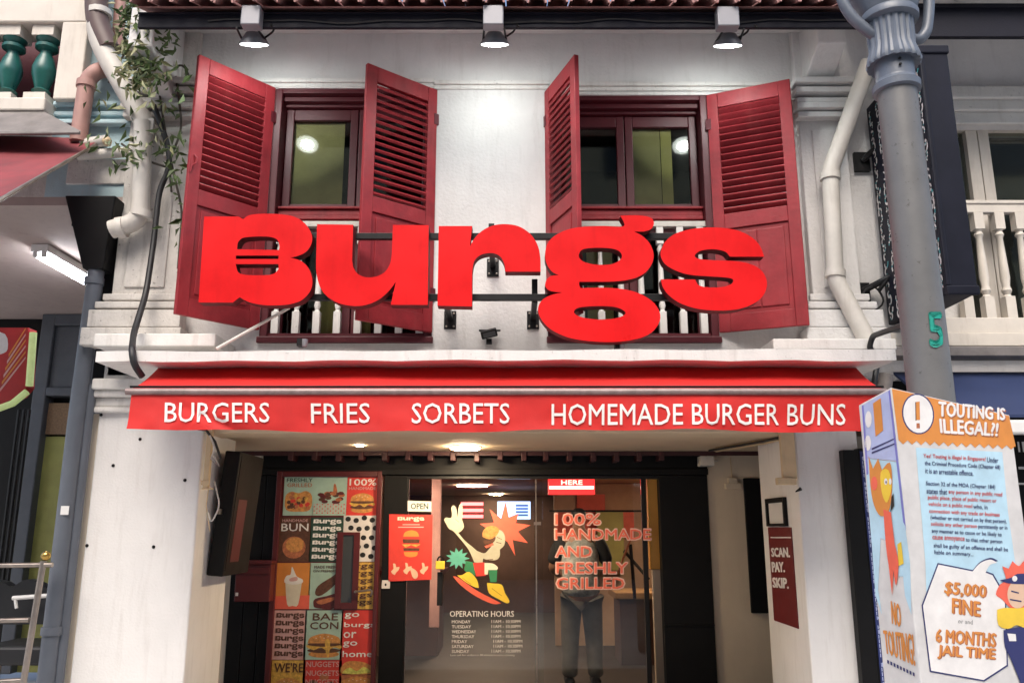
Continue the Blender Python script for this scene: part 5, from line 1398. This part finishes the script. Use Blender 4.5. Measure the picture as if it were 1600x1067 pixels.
m, uv = tilep(547, T5[0] + 23, 599, T5[1], 'i_brick'); burger(m, uv, .5, .4, .9, .8); m.build('poster', t)
# narrow viewing slot with a lever handle
sx = [(526, 831), (562, 831), (560, 951), (524, 951)]
m = MB('maroon'); q = [PP.at(x, y) for x, y in sx]
xm0, xm1, zm0, zm1 = (q[0].x + q[3].x) / 2, (q[1].x + q[2].x) / 2, q[2].z, q[0].z
e = 0.055
m.box((xm0, DY - 0.02, zm0), (xm0 + e, DY - 0.0025, zm1)); m.box((xm1 - e, DY - 0.02, zm0), (xm1, DY - 0.0025, zm1)); m.box((xm0 + e, DY - 0.02, zm1 - e * 0.5), (xm1 - e, DY - 0.0025, zm1)); m.box((xm0 + e, DY - 0.02, zm0), (xm1 - e, DY - 0.0025, zm0 + e))
f = m.build('slot_frame', t, bevel=0.003)
m = MB('tower_dark'); m.box((xm0 + e, DY - 0.010, zm0 + e), (xm1 - e, DY - 0.0026, zm1 - e * .5)); m.build('slot_glass', f)
m = MB('steel'); a = P(555, 924, DY - 0.05); b = P(580, 921, DY - 0.05); bar(m, a, b, 0.010); m.tube(rounded([b, b + Vector((0.01, 0, -0.02)), b + Vector((0, 0.01, -0.05))], 0.02), 0.010, 8); bar(m, a, a + Vector((0, 0.05, 0)), 0.012); m.build('handle', t, smooth=50)

# ================================================================== glazed entrance
GY = BACK
t = thing('glass_door', P(835, 1090, GY), 'black framed glass entrance door with printed stickers', 'door')
gx0, gx1 = Xp(634, 880, GY), Xp(1034, 880, GY)
gz = Zy(742, GY)
gm = Xp(838, 880, GY)
m = MB('blackm'); m.box((gx0, GY - 0.01, gz - 0.035), (gx1, GY + 0.06, gz - 0.001)); m.box((gx0, GY - 0.01, 0.1), (gx0 + 0.012, GY + 0.05, gz - 0.036)); m.box((Xp(1006, 880, GY), GY + 0.02, 0.1), (Xp(1013, 880, GY), GY + 0.06, gz - 0.036)); m.build('frame', t, bevel=0.003)
m = MB('glass_door'); m.box((gx0 + 0.013, GY, 0.12), (gm + 0.06, GY + 0.01, gz - 0.036)); m.build('pane', t)
m = MB('glass_door'); m.box((gm - 0.02, GY + 0.03, 0.12), (Xp(1006, 880, GY) - 0.001, GY + 0.04, gz - 0.036)); m.build('pane', t)
m = MB('steel'); m.box((gm - 0.006, GY - 0.003, 0.12), (gm + 0.006, GY - 0.0005, gz - 0.04)); m.box((gm - 0.02, GY - 0.02, Zy(820, GY)), (gm + 0.045, GY - 0.004, Zy(815, GY))); m.build('edge_strip', t)
hx = Xp(689, 885, GY)
m = MB('blackm'); m.box((hx - 0.028, GY - 0.05, Zy(945, GY)), (hx + 0.02, GY - 0.012, Zy(893, GY))); m.box((hx - 0.012, GY - 0.0121, Zy(935, GY)), (hx + 0.012, GY - 0.001, Zy(900, GY))); m.build('handle', t, bevel=0.004)
GP = YP(GY - 0.001)
m = MB('i_hand')
hand = 'i_hand'
m.pix([(705, 793, 1), (709, 789), (713, 795), (715, 808, 1), (716, 795, 1), (719, 787), (723, 792), (722, 812, 1), (725, 822), (721, 829), (716, 832, 1), (727, 845), (737, 853), (745, 860, 1), (756, 864), (762, 860), (770, 850, 1), (772, 838), (776, 828), (784, 829), (789, 838), (788, 851), (781, 858, 1), (781, 868), (776, 874), (764, 875), (755, 872, 1), (754, 880, 1), (741, 878, 1), (732, 858), (716, 838), (708, 829), (702, 826), (697, 818), (694, 812), (697, 808), (703, 809), (706, 806)], GP, hand, off=0.0030, sub=3)
# starbursts
def star(cx, cy, spikes, ink, off):
    pts = []
    for i, (a, r) in enumerate(spikes):
        pts.append((cx + math.cos(a) * r[0], cy - math.sin(a) * r[0] * r[1]))
    return pts
m.pix([(790, 783), (795, 808), (810, 802), (806, 817), (829, 820), (809, 830), (825, 848), (801, 843), (805, 868), (793, 846), (780, 838), (768, 830), (750, 818), (772, 816), (765, 795), (783, 810)], GP, 'i_coral', off=0.0020)
sp = []
for k in range(22):
    a = 2 * math.pi * k / 22; r = 19 if k % 2 == 0 else 11
    sp.append((715 + math.cos(a) * r, 872 + math.sin(a) * r * 0.9))
m.pix(sp, GP, 'i_teal', off=0.0020)
m.pix([(754, 838, 1), (755, 829), (763, 822), (774, 822), (780, 828), (774, 838), (764, 842)], GP, 'i_bun', off=0.0035, sub=3); m.pix([(755, 844), (765, 844), (774, 838), (772, 846), (760, 852)], GP, 'i_brown', off=0.0036, sub=3); m.pix([(757, 853), (770, 848), (772, 851), (760, 856)], GP, 'i_coral', off=0.0036)
m.pix([(739, 879, 1), (757, 878, 1), (759, 899, 1), (744, 900, 1)], GP, 'i_red', off=0.0035); m.pix([(757, 879, 1), (770, 880), (778, 886), (776, 890, 1), (763, 890, 1), (762, 897, 1), (757, 897, 1)], GP, 'i_cream', off=0.0036, sub=3)
m.pix([(728, 876), (739, 878), (743, 898), (736, 901), (725, 890)], GP, 'i_green', off=0.0033); m.pix([(763, 890), (777, 890), (776, 909), (766, 909)], GP, 'i_green', off=0.0034)
m.pix([(708, 900, 1), (716, 902), (745, 922), (770, 935), (783, 942, 1), (770, 943), (745, 932), (720, 914)], GP, 'i_coral', off=0.0030, sub=3)
m.pix([(714, 898, 1), (722, 898), (733, 893), (745, 905), (748, 918, 1), (740, 916), (726, 908)], GP, 'i_yellow', off=0.0037, sub=3); m.pix([(761, 910, 1), (770, 911), (784, 913), (789, 926), (796, 938), (792, 942), (780, 936), (764, 926)], GP, 'i_yellow', off=0.0037, sub=3)
for x0, y0, x1, y1 in ((717, 815, 711, 810), (728, 848, 722, 840), (736, 858, 732, 852), (757, 874, 770, 873), (776, 838, 784, 842), (775, 846, 783, 848), (722, 902, 736, 912), (768, 918, 784, 930)):
    m.pix([(x0, y0), (x1, y1), (x1 + .7, y1 + 1.2), (x0 + .7, y0 + 1.2)], GP, 'i_brown', off=0.004)
m.build('cartoon_sticker', t)
m = MB('i_coral')
for s, x0, y0, x1, y1 in (('100%', 868, 803, 938, 819), ('HANDMADE', 868, 827, 1016, 842), ('AND', 869, 854, 924, 869), ('FRESHLY', 870, 879, 980, 895), ('GRILLED', 870, 903, 975, 919)):
    m.rtext(s, x0 - 1, y0 - 1, x1 + 1, y1 + 1, GP, 'i_blush', off=0.0008, bold=0.10); m.rtext(s, x0, y0, x1, y1, GP, 'i_neon', off=0.004, bold=0.03)
m.build('claim_lettering', t)
m = MB('i_white')
m.rtext('OPERATING HOURS', 703, 954, 803, 963, GP, bold=0.018, off=0.002)
for k, (d, w) in enumerate((('MONDAY', 29), ('TUESDAY', 30), ('WEDNESDAY', 38), ('THURSDAY', 35), ('FRIDAY', 24), ('SATURDAY', 34), ('SUNDAY', 27))):
    y = 968.5 + k * 7.7
    m.rtext(d, 706, y, 706 + w, y + 4.8, GP, bold=0.022, off=0.002)
    o = (0, 0, 0, 0, 3, 3, 0)[k]
    m.rtext('11AM - 10:30PM', 768 + o, y - .5, 813 + o, y + 4.3, GP, bold=0.022, off=0.002)
m.rtext('Last call for orders is 30 minutes before closing', 704, 1021.5, 804, 1025, GP, off=0.002); m.build('opening_hours', t)
# red poster, open sign, sticker, padlock
t = thing('poster', P(640, 908, GY - 0.03), 'red poster with a burger drawing left of the glass door', 'poster')
BP = YP(GY - 0.03)
m = MB('i_red'); m.prism([[BP.at(x, y) for x, y in ((607, 908), (674, 905), (676, 804), (608, 803))]], (0, 0.006, 0), 'i_red'); m.build('sheet', t)
m = MB('i_white'); put_logo(m, lambda u, v: (621 + 42 * u, 807 + 8 * v), BP, 'i_cream', off=0.001)
m.rtext('MAKE YOUR OWN', 629, 818, 656, 820.5, BP, 'i_pink', off=0.001) if False else None
m.pix([(629, 842), (656, 842), (655, 848), (630, 848)], BP, 'i_brown', off=0.0012); m.pix([(628, 850), (657, 850), (650, 854), (642, 851), (634, 855)], BP, 'i_gold', off=0.0014); m.pix([(630, 856), (656, 856), (655, 860), (631, 860)], BP, 'i_brown', off=0.0012); m.pix([(629, 818.5), (656, 818.5), (656, 820), (629, 820)], BP, 'i_pink', off=0.001); m.pix([(622, 822.5), (662, 822.5), (662, 824), (622, 824)], BP, 'i_pink', off=0.001)
m.pix([(630, 838, 1), (633, 831), (643, 828), (652, 831), (655, 838, 1)], BP, 'i_orange', off=0.001, sub=3); m.pix([(631, 862, 1), (653, 862, 1), (651, 868), (642, 870), (633, 868)], BP, 'i_orange', off=0.001, sub=3)
for x, y in ((611, 880), (630, 879), (656, 879)):
    m.pix([(x + 2, y + 16, 1), (x, y + 12), (x + 4, y + 8), (x + 3, y), (x + 7, y + 1), (x + 8, y + 6), (x + 13, y + 5), (x + 12, y + 10), (x + 8, y + 14), (x + 6, y + 18, 1)], BP, 'i_skin', off=0.001, sub=2)
m.pix([(640, 885, 1), (646, 888), (652, 893), (653, 900), (649, 904), (644, 900)], BP, 'i_skin', off=0.0012, sub=2); m.build('print', t)
t = thing('open_sign', P(655, 798, GY - 0.02), 'small white sign reading open at the glass door', 'sign')
m = MB('i_paper'); m.prism([[YP(GY - 0.02).at(x, y) for x, y in ((637, 798.5), (674, 799), (674, 783), (637, 782))]], (0, 0.005, 0), 'i_paper'); m.build('plate', t)
m = MB('i_dgreen'); m.rtext('OPEN', 642, 786, 669, 795, YP(GY - 0.02), off=0.001, bold=0.03); m.build('lettering', t)
m = MB('i_paper'); m.prism([[YP(GY - 0.03).at(x, y) for x, y in ((596, 919), (609, 919), (609.5, 906), (597, 906))]], (0, 0.004, 0), 'i_paper'); m.pix(ellipse(602.5, 913, 1.6, 2.2, 8), YP(GY - 0.03), 'i_black', off=0.001); tag(m.build('sticker'), 'small white square sticker on the black door jamb', 'sticker')
t = thing('padlock', P(688, 889, GY - 0.06), 'yellow padlock hanging on the glass door handle', 'padlock')
m = MB('i_yellow'); a, b = P(680.5, 889, GY - 0.075), P(695, 876, GY - 0.075); m.box((a.x, GY - 0.085, a.z), (b.x, GY - 0.06, b.z)); m.build('body', t, bevel=0.006)
m = MB('blackm'); c = P(688, 876, GY - 0.072); m.tube([c + Vector((math.cos(a) * 0.026, 0, math.sin(a) * 0.038)) for a in [math.pi * k / 10 for k in range(11)]], 0.007, 6); m.build('shackle', t, smooth=50)

# ================================================================== inside the shop
def lamp_at(px, py, r, label, mt='down2', zz=2.2):
    c = onz(px, py, zz)
    m = MB(mt); m.lathe([(r, -0.008), (r, 0.0)], (c.x, c.y, zz - 0.002), 20); return tag(m.build('ceiling_lamp'), label, 'lamp')
lamp_at(738, 758.5, 0.22, 'round lit lamp on the shop ceiling seen through the glass door')
lamp_at(775, 772, 0.11, 'small lit spot far back on the shop ceiling', 'down')
for i, (x, y) in enumerate(((-1.2, 2.5), (0.0, 2.12), (1.75, 3.7))):  # extra lamps out of view, added to brighten the room and the man's back
    m = MB('down2'); m.lathe([(0.17, -0.008), (0.17, 0.0)], (x, y, 2.206), 20); tag(m.build('ceiling_lamp'), ('added unseen lamp on the shop ceiling just inside the open sign', 'added unseen lamp on the shop ceiling behind the cartoon sticker', 'added unseen lamp on the shop ceiling above the wooden counter')[i], 'lamp', 'added unseen lamps on the shop ceiling')
t = thing('light_box', P(893, 770, 3.6), 'glowing red light box reading here above the counter', 'sign')
a, b = P(857, 772, 3.6), P(929, 738, 3.6)
m = MB('lightbox_red'); m.box((a.x, 3.6, a.z), (b.x, 3.72, b.z)); m.build('case', t, bevel=0.006)
LPl = YP(3.6)
m = MB('lightbox_white'); m.pix([(858, 743), (928, 743), (928, 747), (858, 747)], LPl, off=0.004); m.pix([(858, 759), (928, 759), (928, 764), (858, 764)], LPl, off=0.004); m.rtext('HERE', 877, 750, 910, 757, LPl, off=0.004, bold=0.03); m.build('lettering', t)
t = thing('neon_sign', P(738, 810, 7.0), 'red neon sign of three glowing bars at the back of the shop', 'sign')
m = MB('i_maroon'); a, b = P(719, 811, 7.04), P(756, 782, 7.04); m.box((a.x, 7.04, a.z), (b.x, 7.08, b.z)); m.build('board', t)
for y0 in (784.5, 794.5, 804.0):
    m = MB('neon_red'); a, b = P(720, y0 + 5, 7.0), P(755, y0, 7.0); m.box((a.x, 7.0, a.z), (b.x, 7.035, b.z)); m.build('bar', t, bevel=0.004)
t = thing('menu_screen', P(803, 811, 7.0), 'blue glowing menu screen at the back of the shop', 'screen')
m = MB('screen'); a, b = P(777, 811, 7.0), P(829, 783, 7.0); m.box((a.x, 7.0, a.z), (b.x, 7.05, b.z)); m.build('display', t, bevel=0.01)
m = MB('screen_dark'); SPl = YP(7.0)
for y0 in (788, 793, 798, 803):
    m.pix([(806, y0), (825, y0), (825, y0 + 3), (806, y0 + 3)], SPl, off=0.004)
m.build('menu_lines', t)
m = MB('orange_post'); a, b = P(1016, 889, 1.9), P(1031, 745, 1.9); m.box((a.x, 1.9, a.z), (b.x, 1.97, 2.2)); m.box((a.x + 0.02, 1.91, 0.1), (b.x + 0.01, 1.97, a.z - 0.002), 'cream'); tag(m.build('post', bevel=0.006), 'post orange above and cream below just inside the glass door', 'post')
t = thing('counter', P(940, 1000, 3.9), 'dark counter with a pale wooden top beyond the man in grey', 'counter')
m = MB('room_dark'); a, b = P(972, 1060, 3.9), P(1012, 935, 3.9); m.box((a.x, 3.9, 0.1), (2.3, 4.5, b.z - 0.0)); m.build('base', t)
m = MB('wood'); m.box((a.x - 0.06, 3.82, b.z + 0.001), (2.3, 4.55, b.z + 0.075)); m.build('top', t, bevel=0.01)
m = MB('room_dark'); m.box((-2.25, 4.6, 0.1), (-0.9, 5.4, 1.05)); m.box((-2.25, 4.55, 1.051), (-0.85, 5.45, 1.10), 'maroon'); tag(m.build('cabinet'), 'dark red low cabinet inside the shop on the left', 'cabinet')
m = MB('i_pink'); a, b = P(672, 880, 3.0), P(690, 745, 3.0); m.box((a.x, 3.0, 0.6), (b.x, 3.06, 2.2)); tag(m.build('curtain_strip', bevel=0.01), 'pale pink vertical strip hanging inside the glass door', 'strip')
a, b = P(934, 890, 5.3), P(972, 797, 5.3); m = MB('yellowgreen'); m.box((a.x, 5.2, a.z), (b.x, 5.4, b.z)); tag(m.build('menu_board'), 'pale yellow board on the wall beyond the man in grey', 'board')
m = MB('i_coral'); a, b = P(868, 840, 5.45), P(990, 800, 5.45); m.box((a.x, 5.44, a.z), (b.x, 5.499, b.z)); a, b = P(902, 800, 5.45), P(945, 772, 5.45); m.box((a.x, 5.45, a.z), (b.x, 5.499, b.z)); tag(m.build('red_glow_patch'), 'coral red patch painted as red light inside the shop behind the man in grey', 'panel')  # coral boxes paint the red light falling on the wall
m = MB('blackm'); bar(m, P(985, 842, 3.6), P(965, 895, 3.6), 0.012, 'i_brick'); bar(m, P(975, 860, 3.7), P(1014, 905, 3.7), 0.018); bar(m, P(985, 850, 3.7), P(992, 935, 3.7), 0.02); tag(m.build('screen_stand'), 'thin black stand leaning beside the man in grey', 'stand')
m = MB('blackm'); a, b = P(858, 799.5, 2.6), P(1010, 796.5, 2.6); m.box((a.x, 2.6, a.z), (b.x, 2.63, b.z)); a2, b2 = P(1006, 960, 2.6), P(1010, 760, 2.6); m.box((b.x - 0.03, 2.6, 0.1), (b.x, 2.64, 2.2)); tag(m.build('inner_frame'), 'thin black inner frame behind the right glass pane', 'frame')

def skinned(name, verts, edges, radii, mt, parent=None, root=0, levels=1):
    me = bpy.data.meshes.new(name)
    o0 = Vector(verts[root])
    o0.z = 0.1
    me.from_pydata([Vector(v) - o0 for v in verts], edges, [])
    me.materials.append(M[mt])
    ob = bpy.data.objects.new(name, me)
    COL.objects.link(ob)
    ob.location = o0
    W[ob] = Matrix.Translation(o0)
    if parent:
        ob.parent = parent; ob.matrix_parent_inverse = W[parent].inverted()
    sk = ob.modifiers.new('skin', 'SKIN')
    sk.use_smooth_shade = True
    d = me.skin_vertices[0].data
    for k, r in enumerate(radii):
        d[k].radius = r if isinstance(r, tuple) else (r, r)
    d[root].use_root = True
    ss = ob.modifiers.new('smooth', 'SUBSURF'); ss.levels = levels; ss.render_levels = levels
    return ob
def man(x, y, label, shirt, legs, skin, lean=0.10, s=1.0, sleeves=None, arm_fwd=0.32):
    """a man standing with his back to the street, looking down at the counter"""
    b = thing('person', (x, y, 0.1), label, 'person')
    def q(dx, dy, z):
        return (x + dx * s, y + dy * s, 0.1 + z * s)
    V, E, Rr = [], [], []
    def v(dx, dy, z, r, p=None):
        V.append(q(dx, dy, z)); Rr.append(r if not isinstance(r, tuple) else r)
        if p is not None: E.append((p, len(V) - 1))
        return len(V) - 1
    pel = v(0, 0, 0.90, (0.15, 0.11))
    wa = v(0, 0.02, 1.08, (0.15, 0.10), pel); ch = v(0, 0.05 + lean * .3, 1.28, (0.17, 0.11), wa); ns = v(0, 0.06 + lean * .6, 1.42, (0.10, 0.08), ch); nk = v(0, 0.08 + lean * .8, 1.49, 0.055, ns); h1 = v(0, 0.11 + lean, 1.57, 0.082, nk); h2 = v(0, 0.12 + lean, 1.65, 0.088, h1); h3 = v(0, 0.12 + lean, 1.71, 0.055, h2)
    for sx in (-1, 1):
        hp = v(sx * 0.095, 0, 0.84, 0.095, pel); kn = v(sx * 0.115, 0.02, 0.46, 0.062, hp); an = v(sx * 0.125, -0.02, 0.09, 0.042, kn); v(sx * 0.135, 0.14, 0.045, 0.035, an)
        sh = v(sx * 0.19, 0.06 + lean * .5, 1.37, 0.07, ns); el_ = v(sx * 0.29, 0.12, 1.10, 0.045, sh); wr = v(sx * 0.20, 0.12 + arm_fwd, 1.02, 0.032, el_); hd = v(sx * 0.17, 0.18 + arm_fwd, 1.02, (0.038, 0.02), wr)
        for k in range(4):
            v(sx * (0.15 + 0.018 * k), 0.25 + arm_fwd - 0.01 * abs(k - 1.5), 1.01 - 0.004 * k, 0.009, hd)
        v(sx * 0.13, 0.21 + arm_fwd, 1.03, 0.010, hd)
    skinned('body', V, E, Rr, skin, b)
    # shirt: hem to collar and half sleeves
    V, E, Rr = [], [], []
    a = v(0, 0.0, 0.80, (0.215, 0.155)); c1 = v(0, 0.01, 0.95, (0.21, 0.15), a); c2 = v(0, 0.03, 1.12, (0.205, 0.14), c1); c3 = v(0, 0.05 + lean * .3, 1.28, (0.215, 0.14), c2); c4 = v(0, 0.06 + lean * .6, 1.40, (0.15, 0.105), c3); v(0, 0.07 + lean * .7, 1.455, 0.07, c4)
    skinned('shirt', V, E, Rr, shirt, b, levels=2)
    for sx in (-1, 1):
        V, E, Rr = [], [], []
        a = v(sx * 0.13, 0.06 + lean * .5, 1.38, 0.095); c = v(sx * 0.21, 0.07 + lean * .4, 1.34, 0.088, a); d = v(sx * 0.29, 0.11, 1.13, 0.072, c)
        if sleeves == 'long':
            v(sx * 0.21, 0.10 + arm_fwd, 1.03, 0.05, d)
        skinned('sleeve', V, E, Rr, sleeves if sleeves and sleeves != 'long' else shirt, b)
    V, E, Rr = [], [], []
    a = v(0, 0, 0.90, (0.175, 0.125))
    for sx in (-1, 1):
        hp = v(sx * 0.10, 0, 0.80, 0.125, a); kn = v(sx * 0.118, 0.02, 0.46, 0.098, hp); v(sx * 0.128, -0.01, 0.14, 0.085, kn); v(sx * 0.128, -0.01, 0.06, 0.086, len(V) - 1)
    skinned('trousers', V, E, Rr, legs, b)
    V, E, Rr = [], [], []
    a = v(0, 0.085 + lean, 1.57, 0.075); c = v(0, 0.10 + lean, 1.65, 0.098, a); v(0, 0.115 + lean, 1.715, 0.068, c)
    skinned('hair', V, E, Rr, 'hair', b)
    for sx in (-1, 1):
        m = MB('jersey'); p = q(sx * 0.13, 0.06, 0.0); m.box((p[0] - 0.05, p[1] - 0.12, 0.1), (p[0] + 0.05, p[1] + 0.15, 0.17)); m.build('shoe', b, bevel=0.03)
    return b
man(0.70, 2.70, 'man in a grey mottled shirt and olive trousers standing at the counter, back turned', 'tee', 'trousers', 'skin', sleeves='jersey')
False and man(-0.02, 4.3, 'person in black clothes standing further inside behind the cartoon sticker', 'jersey', 'jersey', 'skin', lean=0.02, s=0.86, sleeves='long')
